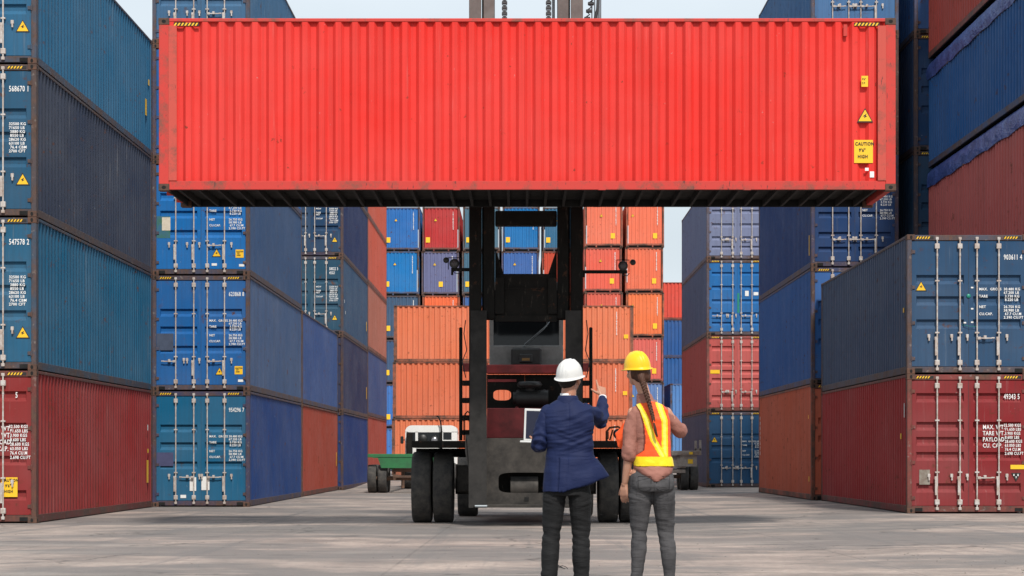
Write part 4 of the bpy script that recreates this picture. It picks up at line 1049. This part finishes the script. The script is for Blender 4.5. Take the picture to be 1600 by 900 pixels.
M['hair_brown']=fabric('auburn_brown_hair',(.10,.040,.022,1),(.028,.012,.008,1),.5,90,(60,60,12),0,1.)
M['shoe_dark']=plain('black_shoe_leather',(.012,.011,.011,1),.4); M['shoe_white']=plain('white_sneaker',(.7,.7,.69,1),.6)
def shell(name,c,c2):
    t=NT(name); v=t.coords(False); n1=t.noise(v,(9,9,9),5,.6); t.set(Base_Color=t.mix(t.rng(n1,.35,.75,0,.5),c,c2),Roughness=t.rng(n1,.3,.7,.28,.42)); t.b.inputs['Specular IOR Level'].default_value=.4; return t.m
M['helmet_white']=shell('white_helmet_plastic',(.66,.66,.65,1),(.52,.51,.49,1)); M['helmet_yellow']=shell('yellow_helmet_plastic',(.86,.52,.010,1),(.78,.44,.010,1))
def helmet(par,c,fwd,up,mat,s=1.,label=None):
    """hard hat: ridged dome with a rolled brim and a peak in front"""
    c=Vector(c); f=Vector(fwd).normalized(); u=Vector(up); u=(u-f*u.dot(f)).normalized(); r_=f.cross(u)
    m=MB(); n=64; prof=[(.0,1.),(.12,.992),(.25,.98),(.40,.945),(.55,.875),(.70,.765),(.82,.62),(.91,.45),(.965,.25),(.99,.07),(1.0,-.06)]
    v=[]
    def pt(a,rho,h,out=0.):
        ca,sa=math.cos(a),math.sin(a)
        ridge=0
        for off in (-.028,0,.028):       # three raised ribs front to back
            x=rho*.102*sa; ridge=max(ridge,math.exp(-((x-off)/.006)**2)*.0055*(1 if h>.25 else max(0,h/.25)))
        k=1+ridge/.12
        return c+f*((rho*.122+out)*ca*k*s)+r_*((rho*.102+out*.7)*sa*k*s)+u*(h*.132*s*(1+ridge/.12))
    for rho,h in prof:
        for k in range(n): v.append(pt(2*math.pi*k/n,rho,h))
    # rolled brim, deeper at the peak
    for (o_,dz) in ((.012,-.066),(.018,-.078),(.017,-.10),(.010,-.112),(-.004,-.10)):
        for k in range(n):
            a=2*math.pi*k/n; pk=max(0,math.cos(a))**3*.030; back=max(0,-math.cos(a))**2*.004
            v.append(pt(a,1.0,dz*.8 - (.08*max(0,math.cos(a))**3 if o_>0 else 0) - (.06*max(0,-math.cos(a))**2 ),o_+(pk+back if o_>0 else 0)))
    R_=len(prof)+5
    m.add(v,[(i*n+k,i*n+(k+1)%n,(i+1)*n+(k+1)%n,(i+1)*n+k) for i in range(R_-1) for k in range(n)],0,True)
    o=put('helmet',m,par,mat); sol=o.modifiers.new('thick','SOLIDIFY'); sol.thickness=.003; sol.offset=-1
    q=MB(); pts=[pt(2*math.pi*k/32,.93,-.02) for k in range(33)]; q.tube(pts,.006,6); put('headband',q,o,M['black_plastic'])
    return o
N3=lambda x,y,z: noise.noise(Vector((x,y,z)))
def bell(x,c,w): return math.exp(-((x-c)/w)**2)

# ================= the man
man=empty('person',(.345,15.6,.2)); tag(man,'person in white hard hat and navy jacket, back turned, pointing up with right arm','person')
hc_=(.022,.02,1.665); hf=Vector((.42,.86,.20)).normalized(); hup=Vector((-.05,-.2,1))
b=MB(); PM=head(b,hc_,hf,hup)
limb(b,[(.005,.0,1.40),(.012,.005,1.52),(.018,.01,1.60)],[.066,.058,.056])
loft(b,[(-.0,.01,.90,.15,.095,2.4),(0,.01,1.0,.14,.09,2.4),(0,.01,1.12,.135,.088,2.3),(0,.005,1.25,.155,.095,2.4),(0,0,1.36,.15,.085,2.4),(0,0,1.42,.13,.07,2.3),(.005,0,1.48,.10,.065,2.)])
SHR=(.175,.0,1.435); ELR=(.262,.20,1.362); WRR=(.286,.355,1.515); SHL=(-.178,.0,1.425); ELL=(-.212,-.015,1.165); WRL=(-.225,.215,1.195)
limb(b,[(.14,.0,1.41),ELR,WRR],[.030,.034,.025]); limb(b,[(-.145,.0,1.40),ELL,WRL],[.030,.034,.025])
LHP=(-.085,.01,.90);LKN=(-.118,.02,.50);LAN=(-.136,-.01,.09); RHP=(.088,.01,.90);RKN=(.105,.03,.50);RAN=(.108,0,.09)
limb(b,[LHP,LKN,LAN],[.078,.05,.035]); limb(b,[RHP,RKN,RAN],[.078,.05,.035])
limb(b,[LAN,(-.15,.13,.035)],[.034,.028]); limb(b,[RAN,(.13,.14,.035)],[.034,.028])
hand(b,Vector(WRR)+Vector((.002,.02,.022)),(-.10,.45,.80),(.35,-.85,.42),(-.9,-.1,.1),(.06,1.35,1.45,1.5),(.5,.75),1.0)
hand(b,Vector(WRL)+Vector((0,.02,0)),(.05,1,.02),(-.2,0,-1),(-1,0,.3),(.55,.5,.5,.5),(.6,.5),1.0)
organic('body',b,.0052,2,None,M['skin_m'],man); eyes(PM,hf,man)
# hair at the nape and temples
q=MB()
for a,bb,h,ra,rb,rh in ((-.045,0,-.005,.062,.072,.052),(-.06,0,-.035,.04,.05,.03),(0,.0,.03,.088,.078,.055)):
    p_=PM(a,bb,h); ball(q,p_,(rb,ra,rh))
organic('hair',q,.006,2,lambda p,n: .003*N3(p.x*60,p.y*60,p.z*20),M['hair_dark'],man)
helmet(man,Vector(PM(-.002,0,.022)),hf,hup,M['helmet_white'],.98)
# jacket body
def jk(p,n):
    back=max(0,-n.y); d=0
    d+=.010*N3(p.x*4+2,p.y*3,(p.z+.35*p.x)*19)*bell(p.z,1.22,.17)
    d+=.009*N3(p.x*9+p.z*5,p.y*5,(p.z-.6*p.x)*9+4)
    d+=.010*N3(p.x*15+p.z*3,p.y*12,p.z*2.3)*max(0,min(1,(1.05-p.z)/.2))
    d+=.0065*N3(p.x*6+5,p.y*4,(p.z-.18*p.x-.5*p.x*p.x)*52)*bell(p.z,1.24,.17)
    if n.y<0:
        d-=.0045*bell(p.x,.012-.08*max(0,1.25-p.z)*.5,.0045)
        xv=-.072+(p.z-.82)*.05
        if p.z<1.06: d+= .009*(1/(1+math.exp(-(p.x-xv)/.003))) - .013*bell(p.x,xv,.005)
        # diagonal pull folds towards the raised arm
        for k in range(5):
            zc=1.14+.075*k+.42*(p.x-.0)+.10*math.sin(k*2.1); d+=(.007-.0008*k)*bell(p.z,zc,.016)*max(0,min(1,(p.x+.10)/.16))*back
        for k in range(4):
            zc=1.09+.06*k-.22*p.x+.02*math.sin(k*1.3+p.x*9); d+=.004*bell(p.z,zc,.013)*bell(p.x,-.03,.11)*back
    return d
q=MB()
loft(q,[(.016,.01,.806,.200,.150,2.4),(.017,.01,.84,.200,.150,2.4),(.018,.01,.87,.199,.149,2.4),(.019,.01,.92,.196,.144,2.4),(.020,.010,.98,.190,.134,2.4),(.020,.010,1.04,.184,.122,2.4),(.020,.01,1.10,.180,.112,2.5),(.016,.006,1.20,.182,.112,2.5),(.010,.0,1.30,.192,.115,2.6),(.006,-.002,1.38,.196,.112,2.5),(.004,0,1.43,.182,.10,2.4),(.003,.0,1.47,.135,.082,2.2),(.006,.003,1.505,.085,.068,2.)])
# the right skirt swings out and up with the raised arm
def swing(q):
    out=[]
    for x,y,z in q.v:
        t_=max(0.,min(1.,(1.14-z)/.33)); k=max(0.,min(1.,(x+.03)/.24))
        out.append((x+.105*t_**1.3*k*k, y+.02*t_*k, z+.118*t_**1.6*k**1.3))
    q.v=out
swing(q)
ball(q,(.150,.0,1.415),(.058,.062,.050)); ball(q,(-.150,.0,1.408),(.058,.062,.050))
jo=organic('jacket',q,.0055,3,jk,M['jacket'],man)
def sleeve_disp(a,b,c_):
    a,b,c_=Vector(a),Vector(b),Vector(c_)
    def f(p,n):
        w=math.exp(-((p-b).length/.10)**2); u1=(p-a).dot((b-a).normalized()); u2=(p-b).dot((c_-b).normalized())
        return .010*w*math.sin((u1-u2)*95+3*N3(p.x*9,p.y*9,p.z*9))+.009*N3(p.x*14,p.y*14,p.z*24)+.004*N3(p.x*30,p.y*10,p.z*30)
    return f
cr_=Vector(WRR); el=Vector(ELR)
q=MB(); limb(q,[(.138,.0,1.415),(.205,.085,1.392),ELR,(.278,.275,1.43),Vector(WRR)+Vector((0,-.005,-.005))],[.062,.063,.057,.050,.040])
ball(q,(.262,.185,1.335),(.05,.05,.045))
organic('sleeve',q,.006,2,sleeve_disp(SHR,ELR,WRR),M['jacket'],jo)
q=MB(); limb(q,[(-.142,.0,1.41),(-.186,-.005,1.30),ELL,(-.222,.10,1.175),WRL],[.060,.061,.056,.048,.040])
organic('sleeve',q,.006,2,sleeve_disp(SHL,ELL,WRL),M['jacket'],jo)
for w_,dd in ((WRR,(.02,.42,.72)),(WRL,(-.02,1,.1))):
    dd=Vector(dd).normalized(); q=MB(); q.cyl(Vector(w_)-dd*.02,Vector(w_)+dd*.030,.034,20,0,.031); put('shirt_cuff',q,man,M['white_cloth'])
# collar: folded jacket collar and the white rim above it
q=MB(); n=28; v=[]
for (rz_,rx,ry) in ((1.475,.088,.082),(1.515,.080,.074),(1.535,.072,.068),(1.538,.066,.062),(1.50,.064,.060)):
    for k in range(n): a=2*math.pi*k/n; v.append((.008+rx*math.cos(a),.004+ry*math.sin(a),rz_-.022*max(0,math.sin(a))))
q.add(v,[(i*n+k,i*n+(k+1)%n,(i+1)*n+(k+1)%n,(i+1)*n+k) for i in range(4) for k in range(n)],0,True); put('collar',q,jo,M['jacket'])
q=MB(); v=[]
for (rz_,rx,ry) in ((1.50,.066,.062),(1.553,.060,.056),(1.555,.056,.052),(1.50,.056,.052)):
    for k in range(n): a=2*math.pi*k/n; v.append((.009+rx*math.cos(a),.006+ry*math.sin(a),rz_-.018*max(0,math.sin(a))))
q.add(v,[(i*n+k,i*n+(k+1)%n,(i+1)*n+(k+1)%n,(i+1)*n+k) for i in range(3) for k in range(n)],0,True); put('shirt_collar',q,man,M['white_cloth'])
def leg_disp(kz,amp=.006,seat=.76):
    def f(p,n):
        d=.0035*N3(p.x*10,p.y*10,p.z*16)
        d+=amp*(bell(p.z,kz,.10)+.15)*N3(p.x*9+3,p.y*7,(p.z+.25*p.x)*30)
        d+=amp*.8*bell(p.z,seat,.05)*N3(p.x*5+7,p.y*5,(p.z-abs(p.x)*.4)*36)
        d+=amp*.9*bell(p.z,.16,.08)*N3(p.x*9,p.y*8,p.z*30+9)
        return d
    return f
q=MB(); loft(q,[(.0,.012,.97,.145,.095,2.4),(0,.01,.90,.155,.102,2.4),(.0,.0,.83,.168,.110,2.4),(0,.0,.775,.175,.112,2.3)])
limb(q,[(-.090,.0,.86),(-.098,.0,.74),(-.112,.012,.56),(-.120,.012,.47),(-.128,-.008,.32),(-.137,-.008,.10)],[.080,.090,.075,.067,.069,.057])
limb(q,[(.094,.0,.86),(.100,.0,.74),(.106,.022,.56),(.108,.022,.47),(.108,.0,.32),(.110,0,.10)],[.080,.090,.075,.067,.069,.057])
organic('trousers',q,.006,3,leg_disp(.48,.0105,.72),M['trousers'],man)
for x0,x1,ya in ((-.137,-.152,.0),(.110,.130,.0)):
    q=MB(); limb(q,[(x0,-.055,.048),(x0,.02,.055),(x1,.12,.04),(x1,.19,.036)],[.040,.046,.044,.034]); q.box(min(x0,x1)-.03,max(x0,x1)+.03,-.09,.20,.002,.02,0,.008); organic('shoe',q,.006,2,None,M['shoe_dark'],man)
# laptop in the left hand
lp=empty('laptop',(.345-.235,15.6+.30,.2+1.190)); tag(lp,'open white laptop with a dark screen, held by the person in navy','laptop')
q=MB().box(-.105,.175,-.14,.06,-.012,.003,0,.004); put('laptop_base',q,lp,M['helmet_white'])
q=MB().box(-.095,.165,-.10,.03,.0035,.006); put('keyboard',q,lp,M['cab_grey'])
q=MB().box(-.105,.175,.060,.070,.0,.255,0,.004); ld=put('screen_lid',q,lp,M['helmet_white']); 
t=NT('dark_laptop_screen'); t.set(Base_Color=(.012,.014,.035,1),Roughness=.15); M['lscreen']=t.m
put('screen',MB().box(-.088,.158,.056,.0595,.022,.238),ld,M['lscreen'])
lp.rotation_euler=(R(0),R(2),R(-8))

# ================= the woman
wo_=empty('person',(.972,15.4,.2)); tag(wo_,'person with a long auburn braid, yellow hard hat and orange safety vest, back turned','person')
hc2=(-.098,.02,1.715); hf2=Vector((-.55,.82,.02)).normalized(); hup2=Vector((-.10,-.05,1))
b=MB(); PW=head(b,hc2,hf2,hup2,.95)
limb(b,[(-.03,.0,1.44),(-.055,.002,1.56),(-.085,.01,1.65)],[.055,.046,.048])
loft(b,[(.012,.01,.96,.135,.092,2.3),(.008,.01,1.08,.112,.075,2.3),(0,.01,1.2,.115,.08,2.3),(-.005,.01,1.32,.13,.085,2.3),(-.008,.005,1.41,.135,.07,2.3),(-.015,.0,1.47,.08,.055,2.)])
S2R=(.118,.0,1.405);E2R=(.222,.085,1.262);W2R=(.255,.30,1.30);S2L=(-.135,.0,1.405);E2L=(-.158,-.03,1.115);W2L=(-.192,.03,.885)
limb(b,[S2R,E2R,W2R],[.040,.034,.024]); limb(b,[S2L,(-.155,-.02,1.25),E2L,(-.172,-.01,1.03),W2L],[.040,.040,.037,.036,.0245])
LH=(-.075,.0,.93);LK=(-.090,.03,.51);LA=(-.106,.0,.10);RH=(.085,.0,.93);RK=(.112,.03,.51);RA=(.140,-.01,.10)
limb(b,[LH,LK,LA],[.078,.048,.034]); limb(b,[RH,RK,RA],[.078,.048,.034])
limb(b,[LA,(-.13,.12,.035)],[.032,.026]); limb(b,[RA,(.165,.11,.035)],[.032,.026])
hand(b,Vector(W2L)+Vector((-.004,.008,-.018)),(-.02,.16,-1),(-.55,-.75,-.1),(-.30,.9,0),(.30,.36,.42,.5),(.7,.45),1.0)
hand(b,Vector(W2R)+Vector((.002,.02,0)),(.1,1,.12),(.3,0,1),(-1,0,0),(.25,.3,.35,.4),(.6,.5),.95)
organic('body',b,.005,2,None,M['skin_w'],wo_); eyes(PW,hf2,wo_)
q=MB()
for a,bb,h,rr_ in ((-.045,0,.02,(.070,.066,.07)),(-.058,0,-.02,(.052,.05,.05)),(0,0,.035,(.084,.084,.06)),(-.05,-.03,-.045,(.036,.036,.036)),(-.02,-.055,-.01,(.03,.03,.045)),(-.02,.055,-.01,(.03,.03,.045))): ball(q,PW(a,bb,h),rr_)
limb(q,[PW(-.055,0,.0),PW(-.062,.01,-.045),(-.078,-.062,1.675),(-.066,-.085,1.625)],[.062,.052,.034,.019])
organic('hair',q,.005,2,lambda p,n:.0045*N3(p.x*70,p.y*70,p.z*16),M['hair_brown'],wo_)
# braid: plaited strands running down over the back
bp=[Vector((-.072,-.075,1.655)),Vector((-.055,-.105,1.59)),Vector((-.035,-.125,1.52)),Vector((-.012,-.137,1.44)),Vector((.006,-.143,1.37)),Vector((.012,-.146,1.335))]
def along(u):
    u=max(0,min(.9999,u))*(len(bp)-1); i=int(u); return bp[i].lerp(bp[i+1],u-i)
q=MB()
for s_ in range(3):
    pts=[];rd=[]
    for k in range(91):
        u=k/90; ph=u*2*math.pi*5.5+s_*2*math.pi/3; w_=.0155*(1-.5*u)
        pts.append(along(u)+Vector((math.sin(ph)*w_*.85,-math.sin(2*ph)*w_*.42,0))); rd.append(.0125*(1-.5*u))
    q.tube(pts,rd,8)
br=put('braid',q,wo_,M['hair_brown'])
q=MB(); limb(q,[(.012,-.146,1.335),(.022,-.15,1.28),(.034,-.147,1.235),(.040,-.143,1.215)],[.007,.011,.009,.003],10,6)
organic('braid_tail',q,.004,1,lambda p,n:.003*N3(p.x*90,p.y*90,p.z*14),M['hair_brown'],br)
put('hair_tie',MB().cyl((.010,-.146,1.345),(.014,-.146,1.325),.0085,12),br,M['vest_orange'])
helmet(wo_,PW(.0,0,.030),hf2,hup2,M['helmet_yellow'],.93)
# shirt
def shd(p,n): return .006*N3(p.x*9,p.y*9,p.z*14)+.004*N3(p.x*25,p.y*25,p.z*30)
q=MB(); loft(q,[(.035,-.030,.885,.045,.112,2.),(.034,-.025,.905,.085,.124,2.),(.028,-.015,.945,.130,.126,2.2),(.018,.0,.985,.152,.124,2.3),(.010,.008,1.06,.137,.098,2.3),(.0,.01,1.2,.128,.094,2.3),(-.006,.008,1.32,.142,.098,2.3),(-.010,.002,1.405,.146,.083,2.3),(-.018,.0,1.455,.10,.066,2.1),(-.028,.0,1.50,.062,.056,2.)])
sh=organic('shirt',q,.006,2,shd,M['shirt'],wo_)
q=MB(); limb(q,[(-.112,.0,1.395),(-.150,-.012,1.27),(-.160,-.028,1.13),(-.160,-.024,1.095)],[.058,.060,.056,.052]); limb(q,[(-.161,-.028,1.125),(-.162,-.024,1.085)],[.060,.058])
organic('sleeve',q,.0055,1,lambda p,n:.0075*N3(p.x*16+p.z*9,p.y*14,(p.z+p.x*.8)*17)+.003*N3(p.x*30,p.y*30,p.z*30),M['shirt'],sh)
q=MB(); limb(q,[(.095,.0,1.395),(.165,.045,1.325),E2R,(.238,.16,1.275)],[.056,.056,.050,.044]); limb(q,[(.236,.145,1.272),(.240,.175,1.278)],[.051,.050])
organic('sleeve',q,.0055,1,lambda p,n:.006*N3(p.x*12+p.z*9,p.y*12,p.z*22)+.003*N3(p.x*30,p.y*30,p.z*30),M['shirt'],sh)
q=MB(); v=[]; n=24
for (rz_,rr_) in ((1.475,.072),(1.53,.060),(1.545,.054),(1.50,.050)):
    for k in range(n): a=2*math.pi*k/n; v.append((-.038-.2*(rz_-1.475)+rr_*math.cos(a),.002+rr_*.92*math.sin(a),rz_-.02*max(0,math.sin(a))))
q.add(v,[(i*n+k,i*n+(k+1)%n,(i+1)*n+(k+1)%n,(i+1)*n+k) for i in range(3) for k in range(n)],0,True); put('shirt_collar',q,sh,M['shirt'])
# safety vest
def seg(p,a,b_,w_):
    ax,az=a; bx,bz=b_; dx,dz=bx-ax,bz-az; L2=dx*dx+dz*dz; t_=max(0,min(1,((p.x-ax)*dx+(p.z-az)*dz)/L2)); d=math.hypot(p.x-ax-dx*t_,p.z-az-dz*t_); return d-w_
def vm(c,n):
    if 1.003<=c.z<1.072: return 1
    if c.z<1.003: return 3
    # deep armhole on the near side: the vest stops and the shirt shows
    E=[(1.47,-.125),(1.42,-.095),(1.33,-.066),(1.2,-.052),(1.12,-.062),(1.072,-.14)]
    if 1.072<=c.z<1.47 and c.y<.07:
        for (z1,x1),(z2,x2) in zip(E,E[1:]):
            if z2<=c.z<=z1:
                xe=x2+(x1-x2)*(c.z-z2)/(z1-z2)
                if c.x<xe: return -1
                if c.x<xe+.008: return 3
    if c.y<.02:
        d1=min(seg(c,(-.105,1.47),(-.045,1.36),.022),seg(c,(-.045,1.36),(.012,1.20),.022),seg(c,(.012,1.20),(.085,1.075),.022)); d2=min(seg(c,(.055,1.47),(.098,1.34),.024),seg(c,(.098,1.34),(.100,1.07),.024))
        for d in (d1,d2):
            if d<-.013: return 2
            if d<0: return 1
        if c.x>.146 : return 3
    else:
        if abs(c.x)>.07 and abs(c.x)<.115: return 1
    return 0
def vd(p,n): return .0045*N3(p.x*8,p.y*8,p.z*12)+.0025*N3(p.x*24,p.y*20,p.z*30)
q=MB(); loft(q,[(.022,.0,.998,.152,.120,2.5),(.018,.0,1.03,.150,.120,2.5),(.012,.002,1.10,.143,.112,2.4),(.010,.004,1.2,.138,.108,2.4),(.010,.004,1.30,.138,.108,2.4),(.008,.002,1.36,.136,.104,2.4),(.0,.0,1.425,.130,.088,2.3),(-.012,.0,1.462,.102,.072,2.1),(-.026,.0,1.488,.062,.060,2.)])
# loose front edge that shows past the left arm
q.add([(-.10,.05,1.03),(-.245,.14,1.15),(-.235,.16,1.15),(-.09,.09,1.03),(-.10,.05,1.40),(-.16,.12,1.38),(-.15,.14,1.38),(-.09,.09,1.40),(-.262,.15,1.25),(-.25,.17,1.25)],[(0,1,2,3),(7,6,5,4),(0,4,5,8),(0,8,1),(1,8,9,2),(8,5,6,9),(3,2,9),(3,9,6,7),(3,7,4,0)])
ve=organic('safety_vest',q,.0048,2,vd,[M['vest_orange'],M['vest_yellow'],M['vest_silver'],M['vest_red']],wo_,vm)
# jeans
q=MB(); loft(q,[(.014,.01,1.01,.128,.094,2.3),(.014,.004,.97,.142,.108,2.3),(.014,-.004,.90,.160,.125,2.3),(.012,-.010,.85,.166,.130,2.3),(.008,-.004,.81,.160,.118,2.2)])
ball(q,(-.060,-.045,.865),(.085,.080,.085)); ball(q,(.090,-.045,.865),(.085,.080,.085))
limb(q,[(-.072,-.005,.90),(-.078,-.005,.76),(-.086,.015,.60),(-.088,.022,.50),(-.092,-.006,.37),(-.104,0,.20),(-.108,0,.115)],[.088,.089,.073,.060,.060,.045,.040])
limb(q,[(.088,-.005,.90),(.096,-.005,.76),(.108,.018,.60),(.114,.024,.50),(.130,-.008,.37),(.138,-.01,.20),(.140,-.01,.115)],[.088,.089,.073,.060,.061,.045,.040])
je=organic('jeans',q,.0055,3,lambda p,n:leg_disp(.50,.009,.77)(p,n)-(.006*bell(p.x,.014,.006) if n.y<-.3 and p.z>.80 else 0),M['jeans'],wo_)
for x in (-.055,.083):
    q=MB(); a=[(x-.050,.925),(x+.050,.925),(x+.046,.83),(x,.812),(x-.046,.83)]
    q.tube([(px,-.136 if pz>.9 else -.131,pz) for px,pz in a]+[(a[0][0],-.136,a[0][1])],.0022,5)
    put('back_pocket_seam',q,je,M['trousers'])
for x0,x1,ya in ((-.108,-.128,0),(.140,.160,-.01)):
    q=MB(); limb(q,[(x0,-.045+ya,.045),(x0,.02,.05),(x1,.11,.036),(x1,.165,.033)],[.036,.040,.038,.030]); q.box(min(x0,x1)-.032,max(x0,x1)+.032,-.08,.19,.002,.026,0,.01); limb(q,[(x0,-.012,.055),(x0,-.008,.085)],[.040,.037]); organic('shoe',q,.006,2,None,M['shoe_white'],wo_)
# a scrap of wire on the concrete near the people
q=MB(); 
for k,(a0,r0,cx0,cy0) in enumerate(((.3,.10,0,0),(2.1,.16,.05,.4))):
    q.tube([(cx0+r0*math.cos(a0+i*.35)*(1-.04*i),cy0+2.6*r0*math.sin(a0+i*.35),.004+.02*abs(math.sin(i*.8))) for i in range(9)],.004,5)
q.tube([(.05,.2,.006),(-.02,.4,.03),(.02,.62,.006)],.004,5)
wr=put('wire_scrap',q,None,M['black_plastic'],None,(.36,20.2,ground_z(0,20.2))); tag(wr,'thin dark scrap of curled wire lying on the concrete beside the legs','wire')

# loose grit on the concrete
q=MB(); rnd=random.Random(3)
for k in range(700):
    y_=17.5+30*rnd.random()**1.5; x_=rnd.uniform(-9,9)
    if rnd.random()<.35: x_=4.2+(y_-24)*-.18+rnd.gauss(0,.35)
    r_=rnd.uniform(.004,.013); a=rnd.random()*6.28; z_=ground_z(x_,y_)
    p=[(x_+r_*math.cos(a+i*1.57)*rnd.uniform(.7,1.3),y_+r_*math.sin(a+i*1.57)*rnd.uniform(.7,1.3),z_-.002) for i in range(4)]
    q.add(p+[(x_,y_,z_+r_*.9)],[(0,1,4),(1,2,4),(2,3,4),(3,0,4)])
go2=put('grit',q,None,plain('grey_grit',(.16,.14,.125,1),.9,0,.6,30)); tag(go2,'small loose grit and pebbles scattered over the concrete yard','grit',kind='stuff')
